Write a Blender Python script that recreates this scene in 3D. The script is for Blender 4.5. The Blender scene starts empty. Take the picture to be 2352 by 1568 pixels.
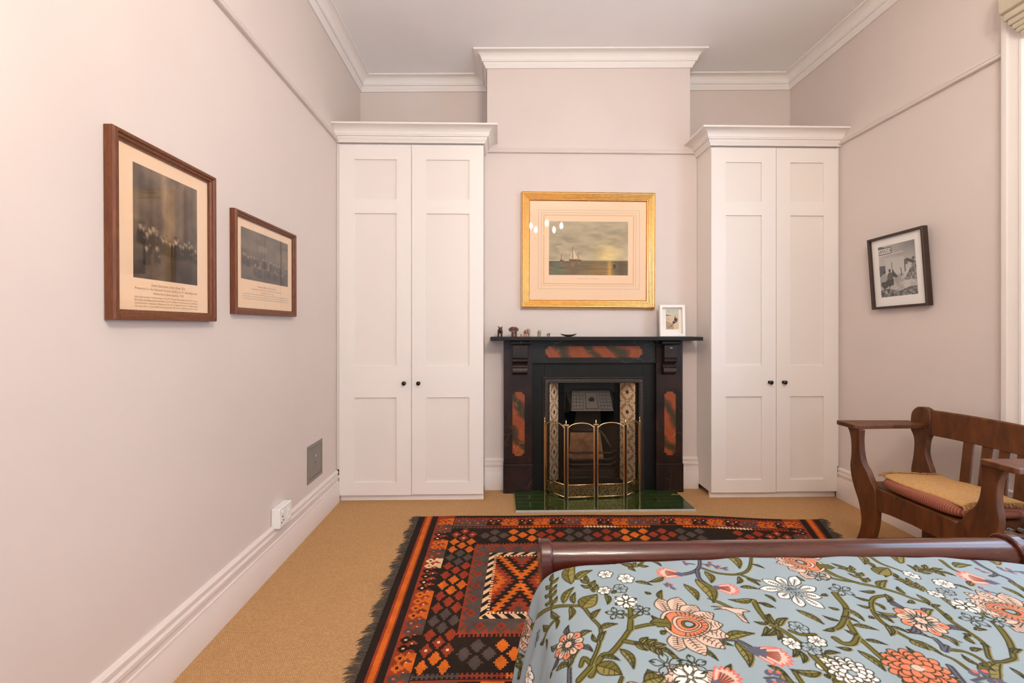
import bpy, bmesh, math, random
import numpy as np
from math import sin, cos, pi, tan, radians, sqrt, atan2
from mathutils import Vector, Matrix
random.seed(7); RNG = np.random.default_rng(11)
scene = bpy.context.scene
COL = scene.collection

# ------------------------------------------------------------------ camera, sky, exposure
FPX, YAW, CAMZ = 1045.0, radians(1.2), 1.35
CXP, CYP = 1145 + FPX * tan(YAW), 757.0
cd = bpy.data.cameras.new('camera'); cam = bpy.data.objects.new('camera', cd); COL.objects.link(cam)
cam.location = (0, 0, CAMZ); cam.rotation_euler = (pi / 2, 0, -YAW)
cd.sensor_width = 36; cd.lens = FPX / 2352 * 36; cd.clip_start = .02
cd.shift_x = (1176 - CXP) / 2352; cd.shift_y = (CYP - 784) / 2352
scene.camera = cam
world = bpy.data.worlds.new('overcast_sky'); scene.world = world; world.use_nodes = True
world.node_tree.nodes['Background'].inputs[0].default_value = (0.72, 0.93, 1.24, 1)
world.node_tree.nodes['Background'].inputs[1].default_value = 4.3
def portal(name, loc, rot, sx, sy):
    l = bpy.data.lights.new(name, 'AREA'); l.shape = 'RECTANGLE'; l.size = sx; l.size_y = sy
    l.cycles.is_portal = True
    o = bpy.data.objects.new(name, l); COL.objects.link(o); o.location = loc; o.rotation_euler = rot
portal('daylight_side', (2.97, 1.55, 1.8), (0, radians(90), 0), 2.6, 1.5)
portal('added_rear_fill', (-0.35, -2.62, 1.75), (radians(90), 0, 0), 1.6, 2.4)  # portal of the added rear window, soft fill for the room
BULB_STRENGTH = 610.0
vs = scene.view_settings
vs.view_transform = 'Standard'; vs.look = 'None'; vs.gamma = 1.0; vs.use_curve_mapping = False
vs.exposure = 0.38

# pixel of the photograph (2352 x 1568) -> point of the place on a plane of known distance
def ray(px, py):
    u = (px - CXP) / FPX; v = -(py - CYP) / FPX
    return (cos(YAW) * u + sin(YAW), -sin(YAW) * u + cos(YAW), v)
def PY(px, py, Y):
    d = ray(px, py); t = Y / d[1]; return Vector((d[0] * t, Y, d[2] * t + CAMZ))
def PX(px, py, X):
    d = ray(px, py); t = X / d[0]; return Vector((X, d[1] * t, d[2] * t + CAMZ))
def PZ(px, py, Z):
    d = ray(px, py); t = (Z - CAMZ) / d[2]; return Vector((d[0] * t, d[1] * t, Z))

# ------------------------------------------------------------------ materials
def lin1(c):
    c = c / 255.0
    return c / 12.92 if c <= .04045 else ((c + .055) / 1.055) ** 2.4
def C(r, g, b): return (lin1(r), lin1(g), lin1(b), 1)
def lin_arr(a):
    a = np.asarray(a, float) / 255.0
    return np.where(a <= .04045, a / 12.92, ((a + .055) / 1.055) ** 2.4)
class NT:
    def __init__(s, name):
        s.m = bpy.data.materials.new(name); s.m.use_nodes = True; s.t = s.m.node_tree
        s.b = s.t.nodes['Principled BSDF']; s.out = s.t.nodes['Material Output']
    def n(s, typ, **kw):
        nd = s.t.nodes.new(typ)
        for k, v in kw.items():
            if k.startswith('i_'):
                nd.inputs[k[2:].replace('_', ' ')].default_value = v
            else: setattr(nd, k, v)
        return nd
    def l(s, a, b): s.t.links.new(a, b)
    def coords(s, scale=(1, 1, 1), rot=(0, 0, 0), kind='Object'):
        tc = s.n('ShaderNodeTexCoord'); mp = s.n('ShaderNodeMapping')
        mp.inputs['Scale'].default_value = scale; mp.inputs['Rotation'].default_value = rot
        s.l(tc.outputs[kind], mp.inputs[0]); return mp.outputs[0]
    def ramp(s, fac, stops):
        r = s.n('ShaderNodeValToRGB'); e = r.color_ramp.elements
        while len(e) < len(stops): e.new(.5)
        for k, (p, c) in enumerate(stops): e[k].position = p; e[k].color = c
        s.l(fac, r.inputs[0]); return r.outputs[0]
    def bump(s, h, strength=.2, dist=.01):
        b = s.n('ShaderNodeBump'); b.inputs['Strength'].default_value = strength; b.inputs['Distance'].default_value = dist
        s.l(h, b.inputs['Height']); s.l(b.outputs[0], s.b.inputs['Normal'])
def mat(name, col, rough=.5, metal=0., var=.0, vscale=8., bump=0., bscale=60., coat=0., spec=.5, bdist=.004, stretch=(1, 1, 1)):
    t = NT(name); b = t.b
    b.inputs['Base Color'].default_value = col; b.inputs['Roughness'].default_value = rough
    b.inputs['Metallic'].default_value = metal; b.inputs['Coat Weight'].default_value = coat
    b.inputs['Specular IOR Level'].default_value = spec
    if var:
        no = t.n('ShaderNodeTexNoise'); no.inputs['Scale'].default_value = vscale; no.inputs['Detail'].default_value = 5
        t.l(t.coords(stretch), no.inputs['Vector'])
        lo = tuple(max(0, c * (1 - var)) for c in col[:3]) + (1,); hi = tuple(min(1, c * (1 + var)) for c in col[:3]) + (1,)
        t.l(t.ramp(no.outputs[0], [(.3, lo), (.7, hi)]), b.inputs['Base Color'])
    if bump:
        nb = t.n('ShaderNodeTexNoise'); nb.inputs['Scale'].default_value = bscale; nb.inputs['Detail'].default_value = 4
        t.l(t.coords(stretch), nb.inputs['Vector']); t.bump(nb.outputs[0], bump, bdist)
    return t.m
def wood(name, c1, c2, rough=.4, coat=.0, scale=(1, 1, 1), gs=14., bump=.05):
    t = NT(name)
    v = t.coords(scale)
    n1 = t.n('ShaderNodeTexNoise'); n1.inputs['Scale'].default_value = gs; n1.inputs['Detail'].default_value = 7; n1.inputs['Roughness'].default_value = .62
    n1.inputs['Distortion'].default_value = .6
    t.l(v, n1.inputs['Vector'])
    t.l(t.ramp(n1.outputs[0], [(.28, c1), (.5, tuple((a + b) / 2 for a, b in zip(c1, c2))), (.74, c2)]), t.b.inputs['Base Color'])
    t.b.inputs['Roughness'].default_value = rough; t.b.inputs['Coat Weight'].default_value = coat; t.b.inputs['Coat Roughness'].default_value = .09
    if bump: t.bump(n1.outputs[0], bump, .003)
    return t.m
def painted(name, rough=.9, attr='Col', spec=.2, bump=0, bscale=400.):
    t = NT(name); a = t.n('ShaderNodeAttribute'); a.attribute_name = attr
    t.l(a.outputs['Color'], t.b.inputs['Base Color']); t.b.inputs['Roughness'].default_value = rough
    t.b.inputs['Specular IOR Level'].default_value = spec
    if bump:
        nb = t.n('ShaderNodeTexNoise'); nb.inputs['Scale'].default_value = bscale; t.l(t.coords(), nb.inputs['Vector']); t.bump(nb.outputs[0], bump, .002)
    return t.m
def glass(name, strength=1.0):
    t = NT(name); t.t.nodes.remove(t.b)
    lw = t.n('ShaderNodeLayerWeight'); lw.inputs[0].default_value = .5
    pw = t.n('ShaderNodeMath'); pw.operation = 'POWER'; t.l(lw.outputs['Facing'], pw.inputs[0]); pw.inputs[1].default_value = 5
    f = t.n('ShaderNodeMath'); f.operation = 'MULTIPLY_ADD'; t.l(pw.outputs[0], f.inputs[0]); f.inputs[1].default_value = .92; f.inputs[2].default_value = .035
    tr = t.n('ShaderNodeBsdfTransparent'); gl = t.n('ShaderNodeBsdfGlossy'); gl.inputs['Roughness'].default_value = .015
    mx = t.n('ShaderNodeMixShader'); t.l(f.outputs[0], mx.inputs[0]); t.l(tr.outputs[0], mx.inputs[1]); t.l(gl.outputs[0], mx.inputs[2])
    t.l(mx.outputs[0], t.out.inputs[0]); return t.m
M = {}
M['wall'] = mat('pink_cream_wall_paint', C(220, 206, 197), .75, var=.02, vscale=1.7, bump=.12, bscale=38, bdist=.003)
M['ceiling'] = mat('grey_white_ceiling_paint', C(246, 243, 240), .9, var=.03, vscale=1.2, bump=.06, bscale=20)
M['cornice'] = mat('white_cornice_plaster', C(240, 232, 225), .7, bump=.05, bscale=30)
M['base'] = mat('cream_gloss_skirting_paint', C(229, 215, 206), .42, bump=.05, bscale=40)
M['cupboard'] = mat('white_eggshell_cupboard_paint', C(238, 229, 221), .38, bump=.04, bscale=25)
M['cup_panel'] = mat('white_eggshell_panel_paint', C(234, 224, 215), .42, bump=.04, bscale=25)
M['knob'] = mat('dark_pewter', C(58, 52, 48), .35, metal=.9)
def carpet_mat():
    t = NT('sisal_weave_carpet'); v = t.coords()
    br = t.n('ShaderNodeTexBrick'); br.offset = .5
    for k, x in (('Scale', 1.0), ('Mortar Size', .0012), ('Mortar Smooth', 1.), ('Brick Width', .0088), ('Row Height', .0062)): br.inputs[k].default_value = x
    br.inputs['Color1'].default_value = C(228, 184, 132); br.inputs['Color2'].default_value = C(212, 163, 112); br.inputs['Mortar'].default_value = C(172, 122, 78)
    no0 = t.n('ShaderNodeTexNoise'); no0.inputs['Scale'].default_value = 30; t.l(v, no0.inputs['Vector'])
    mixv = t.n('ShaderNodeMixRGB'); mixv.blend_type = 'ADD'; mixv.inputs[0].default_value = .006; t.l(v, mixv.inputs[1]); t.l(no0.outputs['Color'], mixv.inputs[2])
    t.l(mixv.outputs[0], br.inputs['Vector'])
    no = t.n('ShaderNodeTexNoise'); no.inputs['Scale'].default_value = 420; no.inputs['Detail'].default_value = 3; t.l(v, no.inputs['Vector'])
    rp = t.ramp(no.outputs[0], [(.3, (.62, .6, .58, 1)), (.7, (1.18, 1.18, 1.18, 1))])
    mx = t.n('ShaderNodeMixRGB'); mx.blend_type = 'MULTIPLY'; mx.inputs[0].default_value = .8; t.l(br.outputs[0], mx.inputs[1]); t.l(rp, mx.inputs[2])
    t.l(mx.outputs[0], t.b.inputs['Base Color']); t.b.inputs['Roughness'].default_value = .95; t.b.inputs['Specular IOR Level'].default_value = .1
    sub = t.n('ShaderNodeMath'); sub.operation = 'SUBTRACT'; t.l(no.outputs[0], sub.inputs[0]); t.l(br.outputs['Fac'], sub.inputs[1])
    t.bump(sub.outputs[0], .6, .004); return t.m
M['carpet'] = carpet_mat()
def slate_mat(name, c0, c1, vein):
    t = NT(name); v = t.coords()
    n1 = t.n('ShaderNodeTexNoise'); n1.inputs['Scale'].default_value = 9; n1.inputs['Detail'].default_value = 6; t.l(v, n1.inputs['Vector'])
    base = t.ramp(n1.outputs[0], [(.38, c0), (.66, c1)])
    ds = t.n('ShaderNodeMixRGB'); ds.blend_type = 'ADD'; ds.inputs[0].default_value = .12; t.l(v, ds.inputs[1]); t.l(n1.outputs['Color'], ds.inputs[2])
    vo = t.n('ShaderNodeTexVoronoi'); vo.feature = 'DISTANCE_TO_EDGE'; vo.inputs['Scale'].default_value = 7; t.l(ds.outputs[0], vo.inputs['Vector'])
    n2 = t.n('ShaderNodeTexNoise'); n2.inputs['Scale'].default_value = 5; t.l(v, n2.inputs['Vector'])
    e = t.ramp(vo.outputs['Distance'], [(.0, (1, 1, 1, 1)), (.025, (0, 0, 0, 1))]); k = t.ramp(n2.outputs[0], [(.52, (0, 0, 0, 1)), (.66, (1, 1, 1, 1))])
    mu = t.n('ShaderNodeMath'); mu.operation = 'MULTIPLY'; t.l(e, mu.inputs[0]); t.l(k, mu.inputs[1])
    mx = t.n('ShaderNodeMixRGB'); t.l(mu.outputs[0], mx.inputs[0]); t.l(base, mx.inputs[1]); mx.inputs[2].default_value = vein
    t.l(mx.outputs[0], t.b.inputs['Base Color']); t.b.inputs['Roughness'].default_value = .42; t.b.inputs['Specular IOR Level'].default_value = .35; t.bump(n1.outputs[0], .05, .002); return t.m
M['slate'] = slate_mat('black_veined_slate', C(20, 19, 16), C(31, 30, 26), C(104, 100, 90))
M['slate_red'] = slate_mat('dark_red_brown_marbled_slate', C(25, 16, 12), C(48, 28, 20), C(88, 62, 48))
M['slate_plain'] = mat('plain_black_slate', C(19, 19, 16), .5, var=.2, vscale=5, spec=.3)
def marble_mat(name, rot):
    t = NT(name); v = t.coords((1, 1, 1), rot)
    n1 = t.n('ShaderNodeTexNoise'); n1.inputs['Scale'].default_value = 7; n1.inputs['Detail'].default_value = 5; t.l(v, n1.inputs['Vector'])
    w = t.n('ShaderNodeTexWave'); w.inputs['Scale'].default_value = 1.7; w.inputs['Distortion'].default_value = 5; w.inputs['Detail'].default_value = 4; w.inputs['Detail Scale'].default_value = 2.5; t.l(v, w.inputs['Vector'])
    base = t.ramp(w.outputs['Fac'], [(.0, C(58, 50, 30)), (.2, C(86, 62, 36)), (.4, C(134, 60, 34)), (.62, C(156, 70, 42)), (.84, C(136, 78, 40)), (1., C(146, 66, 36))])
    vo = t.n('ShaderNodeTexVoronoi'); vo.feature = 'DISTANCE_TO_EDGE'; vo.inputs['Scale'].default_value = 11
    ds = t.n('ShaderNodeMixRGB'); ds.blend_type = 'ADD'; ds.inputs[0].default_value = .1; t.l(v, ds.inputs[1]); t.l(n1.outputs['Color'], ds.inputs[2]); t.l(ds.outputs[0], vo.inputs['Vector'])
    e = t.ramp(vo.outputs['Distance'], [(0., (.6, .6, .6, 1)), (.02, (0, 0, 0, 1))])
    n3 = t.n('ShaderNodeTexNoise'); n3.inputs['Scale'].default_value = 6; t.l(v, n3.inputs['Vector']); k3 = t.ramp(n3.outputs[0], [(.52, (0, 0, 0, 1)), (.62, (1, 1, 1, 1))])
    mu = t.n('ShaderNodeMath'); mu.operation = 'MULTIPLY'; t.l(e, mu.inputs[0]); t.l(k3, mu.inputs[1])
    mx = t.n('ShaderNodeMixRGB'); t.l(mu.outputs[0], mx.inputs[0]); t.l(base, mx.inputs[1]); mx.inputs[2].default_value = C(214, 160, 96)
    t.l(mx.outputs[0], t.b.inputs['Base Color']); t.b.inputs['Roughness'].default_value = .3; return t.m
M['marble'] = marble_mat('red_olive_marbled_panel', (0, radians(40), 0))
M['iron'] = mat('black_leaded_cast_iron', C(34, 32, 30), .42, metal=.35, bump=.15, bscale=120, bdist=.002)
M['iron_light'] = mat('worn_grey_cast_iron', C(60, 51, 43), .45, metal=.4, bump=.15, bscale=120, bdist=.002)
M['brick'] = mat('scorched_fire_brick', C(150, 104, 66), .9, var=.45, vscale=14)
M['soot'] = mat('sooty_black', C(16, 15, 14), .9)
M['brass'] = mat('polished_brass', C(240, 206, 150), .24, metal=1.0)
M['gold'] = mat('gilt_leaf', C(236, 198, 132), .3, metal=1.0, var=.06, vscale=30)
M['bed_wood'] = wood('dark_mahogany', C(44, 14, 8), C(92, 36, 20), .22, .45, (.5, 6, 6), 9, .0)
M['chair_wood'] = wood('brown_teak', C(60, 28, 6), C(116, 64, 22), .5, .0, (1, 1, .25), 22, .04)
M['frame_wood'] = wood('oak_brown_frame', C(82, 40, 16), C(126, 68, 30), .45, .0, (6, 6, 1), 20, .05)
M['dark_frame'] = mat('dark_brown_frame', C(56, 36, 26), .4, var=.1, vscale=20)
M['white_frame'] = mat('white_frame_paint', C(246, 238, 230), .4)
M['white_plastic'] = mat('white_plastic', C(242, 238, 232), .3)
M['grey_steel'] = mat('grey_enamel_steel', C(132, 124, 115), .45, metal=.2, bump=.05)
M['black'] = mat('black_recess', C(20, 19, 18), .8)
M['hearth_tile'] = mat('bottle_green_glaze', C(42, 58, 20), .09, var=.16, vscale=7, spec=.7)
M['grout'] = mat('pale_olive_grout', C(150, 146, 96), .8)
M['stone_edge'] = mat('grey_hearth_edging', C(186, 180, 170), .5, var=.1, vscale=20)
M['glass'] = glass('picture_glass')
M['mount'] = mat('peach_mount_board', C(243, 208, 172), .8)
M['mount_white'] = mat('white_mount_board', C(246, 240, 232), .8)
M['print'] = painted('printed_paper', .7)
M['tile_print'] = painted('printed_glazed_tile', .22, spec=.5)
M['ink'] = mat('sepia_ink', C(178, 138, 106), .8)
M['ink_black'] = mat('black_ink', C(40, 38, 36), .8)
M['pencil'] = mat('grey_ruled_line', C(196, 178, 150), .8)

# ------------------------------------------------------------------ mesh helpers
BASE = {}
class MB:
    def __init__(s): s.v = []; s.f = []
    def add(s, v, f):
        o = len(s.v); s.v += [tuple(p) for p in v]; s.f += [tuple(i + o for i in q) for q in f]; return s
    def box(s, x0, x1, y0, y1, z0, z1):
        return s.add([(x, y, z) for z in (z0, z1) for y in (y0, y1) for x in (x0, x1)],
                     [(0, 2, 3, 1), (4, 5, 7, 6), (0, 1, 5, 4), (2, 6, 7, 3), (0, 4, 6, 2), (1, 3, 7, 5)])
    def prism(s, pts, axis, a, b):
        # pts: 2D outline; axis: 0 -> outline in (y,z), 1 -> (x,z), 2 -> (x,y)
        def mk(p, h):
            return {0: (h, p[0], p[1]), 1: (p[0], h, p[1]), 2: (p[0], p[1], h)}[axis]
        n = len(pts); v = [mk(p, a) for p in pts] + [mk(p, b) for p in pts]
        f = [tuple(range(n)), tuple(range(2 * n - 1, n - 1, -1))] + [(i, i + n, (i + 1) % n + n, (i + 1) % n) for i in range(n)]
        return s.add(v, f)
    def loft(s, rings, closed=True, caps=True):
        n = len(rings[0]); v = [p for r in rings for p in r]; f = []
        for i in range(len(rings) - 1):
            for j in range(n if closed else n - 1):
                k = (j + 1) % n; f.append((i * n + j, i * n + k, (i + 1) * n + k, (i + 1) * n + j))
        if caps and closed:
            f.append(tuple(range(n - 1, -1, -1))); f.append(tuple((len(rings) - 1) * n + j for j in range(n)))
        return s.add(v, f)
    def tube(s, path, r, seg=8, caps=True):
        P = [Vector(p) for p in path]; R = r if hasattr(r, '__len__') else [r] * len(P); rings = []
        t0 = (P[1] - P[0]).normalized(); up = Vector((0, 0, 1)) if abs(t0.z) < .9 else Vector((1, 0, 0))
        nrm = (up - t0 * up.dot(t0)).normalized()
        for i, p in enumerate(P):
            t = ((P[min(i + 1, len(P) - 1)] - P[max(i - 1, 0)])).normalized()
            nrm = (nrm - t * nrm.dot(t)).normalized(); bi = t.cross(nrm)
            rings.append([p + (nrm * cos(2 * pi * k / seg) + bi * sin(2 * pi * k / seg)) * R[i] for k in range(seg)])
        return s.loft(rings, True, caps)
    def lathe(s, prof, c, axis='z', seg=20):
        # prof: (radius, height) list
        rings = []
        for r, h in prof:
            ring = []
            for k in range(seg):
                a = 2 * pi * k / seg; x, y = r * cos(a), r * sin(a)
                ring.append({'z': (c[0] + x, c[1] + y, c[2] + h), 'y': (c[0] + x, c[1] + h, c[2] - y), 'x': (c[0] + h, c[1] + x, c[2] + y)}[axis])
            rings.append(ring)
        return s.loft(rings)
    def ball(s, c, r, seg=14, rings=8):
        rx, ry, rz = r if hasattr(r, '__len__') else (r, r, r); R = []
        for i in range(rings + 1):
            a = pi * (.02 + .96 * i / rings) - pi / 2
            R.append([(c[0] + rx * cos(a) * cos(2 * pi * k / seg), c[1] + ry * cos(a) * sin(2 * pi * k / seg), c[2] + rz * sin(a)) for k in range(seg)])
        return s.loft(R)
    def plate(s, us, ws, skip, axis, a, b):
        # flat slab on a grid of lines, cells in skip left open; shared vertices so it is one piece
        nu, nw = len(us), len(ws)
        def mk(u, w, h): return {0: (h, u, w), 1: (u, h, w), 2: (u, w, h)}[axis]
        v = [mk(u, w, h) for h in (a, b) for w in ws for u in us]; N = nu * nw; f = []
        idx = lambda i, j, k: k * N + j * nu + i
        solid = lambda i, j: 0 <= i < nu - 1 and 0 <= j < nw - 1 and (i, j) not in skip
        for j in range(nw - 1):
            for i in range(nu - 1):
                if not solid(i, j): continue
                f.append((idx(i, j, 0), idx(i + 1, j, 0), idx(i + 1, j + 1, 0), idx(i, j + 1, 0)))
                f.append((idx(i, j, 1), idx(i, j + 1, 1), idx(i + 1, j + 1, 1), idx(i + 1, j, 1)))
                for (di, dj, p, q) in ((0, -1, (0, 0), (1, 0)), (0, 1, (0, 1), (1, 1)), (-1, 0, (0, 0), (0, 1)), (1, 0, (1, 0), (1, 1))):
                    if not solid(i + di, j + dj):
                        f.append((idx(i + p[0], j + p[1], 0), idx(i + q[0], j + q[1], 0), idx(i + q[0], j + q[1], 1), idx(i + p[0], j + p[1], 1)))
        return s.add(v, f)
    def sweep(s, path, prof, side=1, closed=False, zf=None, mapf=None):
        # prof (offset from path, height) carried along a plan path with mitred corners
        n = len(path); rings = []
        for i in range(n):
            p = Vector(path[i])
            d0 = (p - Vector(path[i - 1])).normalized() if (i > 0 or closed) else None
            d1 = (Vector(path[(i + 1) % n]) - p).normalized() if (i < n - 1 or closed) else None
            if d0 is None: d0 = d1
            if d1 is None: d1 = d0
            n0 = Vector((-d0.y, d0.x)) * side; n1 = Vector((-d1.y, d1.x)) * side
            m = (n0 + n1); m = m / max(.2, m.dot(n1)) if m.length > 1e-6 else n0
            ring = []
            for q, h in prof:
                x, y = p.x + m.x * q, p.y + m.y * q
                z = h + (zf(x) if zf else 0)
                ring.append(mapf(x, y, h) if mapf else (x, y, z))
            rings.append(ring)
        if closed: rings.append(rings[0])
        return s.loft(rings, True, not closed)
    def build(s, name, m, parent=None, bevel=0., smooth=False, seg=2, **props):
        me = bpy.data.meshes.new(name)
        base = BASE.get(parent.name, Vector((0, 0, 0))) if parent else Vector((0, 0, 0))
        me.from_pydata([(p[0] - base[0], p[1] - base[1], p[2] - base[2]) for p in s.v], [], s.f)
        bm = bmesh.new(); bm.from_mesh(me); bmesh.ops.recalc_face_normals(bm, faces=bm.faces); bm.to_mesh(me); bm.free()
        return link(name, me, m, parent, bevel, smooth, seg, **props)
def link(name, me, m, parent=None, bevel=0., smooth=False, seg=2, **props):
    o = bpy.data.objects.new(name, me); COL.objects.link(o)
    if m is not None: me.materials.append(m)
    if smooth:
        me.polygons.foreach_set('use_smooth', [True] * len(me.polygons))
        if smooth != 'all': me.set_sharp_from_angle(angle=radians(38 if smooth is True else smooth))
    if bevel:
        b = o.modifiers.new('bevel', 'BEVEL'); b.width = bevel; b.segments = seg; b.limit_method = 'ANGLE'; b.angle_limit = radians(40)
    if parent:
        o.parent = parent; BASE[o.name] = BASE.get(parent.name, Vector((0, 0, 0)))
    for k, v in props.items(): o[k] = v
    return o
def tag(o, label, cat, group=None):
    o['label'] = label; o['category'] = cat
    if group: o['group'] = group
    return o
def thing(name, label, cat, loc, group=None, local=False, rot=(0, 0, 0)):
    o = bpy.data.objects.new(name, None); COL.objects.link(o); o.location = loc; o.rotation_euler = rot; o.empty_display_size = .1
    BASE[o.name] = Vector((0, 0, 0)) if local else Vector(loc)
    return tag(o, label, cat, group)
def copy_tree(o, parent=None):
    c = o.copy(); COL.objects.link(c); BASE[c.name] = BASE.get(o.name, Vector((0, 0, 0)))
    if parent: c.parent = parent
    for ch in list(o.children): copy_tree(ch, c)
    return c
def structure(o): o['kind'] = 'structure'; return o
def box(name, m, x0, x1, y0, y1, z0, z1, parent=None, bevel=0., **kw):
    return MB().box(x0, x1, y0, y1, z0, z1).build(name, m, parent, bevel, **kw)
def text_mesh(txt, size, shear=0., align='CENTER'):
    cu = bpy.data.curves.new('lettering', 'FONT'); cu.body = txt; cu.size = size; cu.shear = shear; cu.align_x = align; cu.align_y = 'CENTER'
    cu.resolution_u = 2
    ob = bpy.data.objects.new('lettering', cu); COL.objects.link(ob)
    dg = bpy.context.evaluated_depsgraph_get(); me = bpy.data.meshes.new_from_object(ob.evaluated_get(dg))
    bpy.data.objects.remove(ob); bpy.data.curves.remove(cu); return me
def ssm(a, b, x):
    t = np.clip((x - a) / (b - a), 0, 1); return t * t * (3 - 2 * t)

# ------------------------------------------------------------------ the room shell
XL, XR, YB, YR, YA = -1.275, 2.745, 3.86, -2.5, 4.23
BX0, BX1 = -.096, 1.639
def ceil_z(x): return 3.655 + .0165 * (x - XL)
DEPTHC = .115
structure(box('floor', M['carpet'], XL - .15, XR + .25, YR - .15, YA + .15, -.12, 0))
mb = MB(); mb.add([(XL - .15, YR - .15, ceil_z(XL - .15)), (XR + .25, YR - .15, ceil_z(XR + .25)), (XR + .25, YA + .15, ceil_z(XR + .25)), (XL - .15, YA + .15, ceil_z(XL - .15)),
                   (XL - .15, YR - .15, 3.95), (XR + .25, YR - .15, 3.95), (XR + .25, YA + .15, 3.95), (XL - .15, YA + .15, 3.95)],
                  [(0, 1, 2, 3), (4, 7, 6, 5), (0, 4, 5, 1), (1, 5, 6, 2), (2, 6, 7, 3), (3, 7, 4, 0)])
structure(mb.build('ceiling', M['ceiling']))
structure(box('wall_left', M['wall'], XL - .15, XL, YR, YA, 0, 3.75))
WY0, WY1, WZ0, WZ1 = .82, 2.255, .5, 3.02
structure(MB().plate([YR, WY0, WY1, YA], [0, WZ0, WZ1, 3.8], {(1, 1)}, 0, XR, XR + .25).build('wall_right', M['wall']))
structure(box('wall_back', M['wall'], XL, XR, YA, YA + .15, 0, 3.75))
structure(MB().plate([XL, -1.05, .35, XR], [0, .55, 2.95, 3.8], {(1, 1)}, 1, YR - .15, YR).build('wall_rear', M['wall']))
structure(MB().plate([BX0, .385, 1.215, BX1], [0, .945, 3.75], {(1, 0)}, 1, YB, YA).build('wall_chimney_breast', M['wall']))
structure(box('trim_1', M['wall'], BX1, 1.698, YB, YB + .03, 0, 2.85))
structure(box('trim_7', M['wall'], -.1185, BX0, YB, YB + .03, 0, 2.85))

CORN = [(0, 0), (.014, 0), (.016, .012), (.026, .024), (.032, .037), (.032, .043), (.043, .043), (.043, .053), (.047, .055)]
for k in range(1, 8):
    a = k / 7 * pi / 2; CORN.append((.047 + .058 * (1 - cos(a)), .055 + .05 * sin(a)))
CORN += [(.112, .105), (.112, .118), (0, .118)]
room = [(XL, YR), (XL, YA), (BX0, YA), (BX0, YB), (BX1, YB), (BX1, YA), (XR, YA), (XR, YR)]
structure(MB().sweep(room, CORN, -1, False, lambda x: ceil_z(x) - .117).build('trim_2', M['cornice'], smooth=35))
RAILP = [(0, 0), (.020, .001), (.026, .006), (.026, .014), (.018, .017), (.018, .022), (.022, .026), (.022, .034), (.012, .040), (.008, .050), (0, .052)]
def rail(name, path, z, side=-1): return structure(MB().sweep(path, [(a, z + b) for a, b in RAILP], side).build(name, M['wall'], smooth=35))
rail('trim_3', [(XL, YR), (XL, 3.598)], 2.822)
rail('trim_4', [(-.118, YB), (1.70, YB)], 2.846)
rail('trim_5', [(XR, 3.598), (XR, 2.39)], 2.826)
rail('trim_6', [(XR, .69), (XR, YR)], 2.826)
SKIRT = [(0, 0), (.028, 0), (.028, .135), (.024, .142), (.024, .158), (.019, .163), (.019, .184), (.025, .19), (.025, .205), (.013, .210), (.013, .217), (.018, .222), (.018, .234), (.010, .244), (0, .246)]
def skirt(name, path, h=1., side=-1): return structure(MB().sweep(path, [(a, b * h) for a, b in SKIRT], side).build(name, M['base'], smooth=30))
skirt('baseboard_left', [(XL, YR), (XL, 3.605)])
skirt('baseboard_right', [(XR, 3.605), (XR, YR)])
skirt('baseboard_back_left', [(-.118, YB), (.05, YB)], 1.08)
skirt('baseboard_back_right', [(1.53, YB), (1.70, YB)], 1.08)

# side window (right wall): casing, box frame, sashes, panes
w1 = thing('window_1', 'tall white sash window in the right wall', 'window', (XR, 1.54, 0)); structure(w1)
CAS = [(0, 0), (0, .045), (.012, .05), (.03, .05), (.042, .042), (.06, .036), (.075, .036), (.083, .043), (.094, .043), (.1, .034), (.118, .026), (.135, .026), (.135, 0)]
cpath = [(WY1, 0.0), (WY1, WZ1), (WY0, WZ1), (WY0, 0.0)]
MB().sweep([(a, b) for a, b in cpath], [(.135 - q, d) for q, d in CAS], -1, mapf=lambda x, y, h: (XR - h, x, y)).build('casing', M['cupboard'], w1, smooth=30)
box('sill', M['cupboard'], XR - .07, XR + .2, WY0 - .1, WY1 + .1, WZ0 - .03, WZ0 + .006, w1, .006)
box('apron', M['cupboard'], XR - .02, XR, WY0, WY1, 0.25, WZ0 - .03, w1, .004)
MB().plate([WY0, WY0 + .06, WY1 - .06, WY1], [WZ0, WZ0 + .06, WZ1 - .06, WZ1], {(1, 1)}, 0, XR + .08, XR + .2).build('box_frame', M['cupboard'], w1, .003)
zm = (WZ0 + WZ1) / 2
for (za, zb, xx) in ((WZ0 + .06, zm + .02, XR + .1), (zm - .02, WZ1 - .06, XR + .14)):
    sa = MB().plate([WY0 + .06, WY0 + .11, 1.51, 1.565, WY1 - .11, WY1 - .06], [za, za + .05, zb - .045, zb], {(1, 1), (3, 1)}, 0, xx, xx + .035).build('sash', M['cupboard'], w1, .003)
    for (a, b) in ((WY0 + .11, 1.51), (1.565, WY1 - .11)):
        box('pane', M['glass'], xx + .015, xx + .018, a - .005, b + .005, za + .045, zb - .04, sa)
w2 = thing('added_fill_window', 'wide white window in the rear wall behind the camera', 'window', (-.35, YR, 0)); structure(w2)  # unseen window, put in to give fill light from behind the camera
MB().sweep([(-1.05, .55), (-1.05, 2.95), (.35, 2.95), (.35, .55)], [(.135 - q, d) for q, d in CAS], 1, mapf=lambda x, y, h: (x, YR + h, y)).build('casing', M['cupboard'], w2, smooth=30)
box('sill', M['cupboard'], -1.19, .49, YR - .02, YR + .07, .52, .55, w2, .006)
sa = MB().plate([-1.05, -.98, -.38, -.32, .28, .35], [.55, .62, 1.72, 1.78, 2.88, 2.95], {(i, j) for i in (1, 3) for j in (1, 3)}, 1, YR - .1, YR - .06).build('sash', M['cupboard'], w2, .003)
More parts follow.
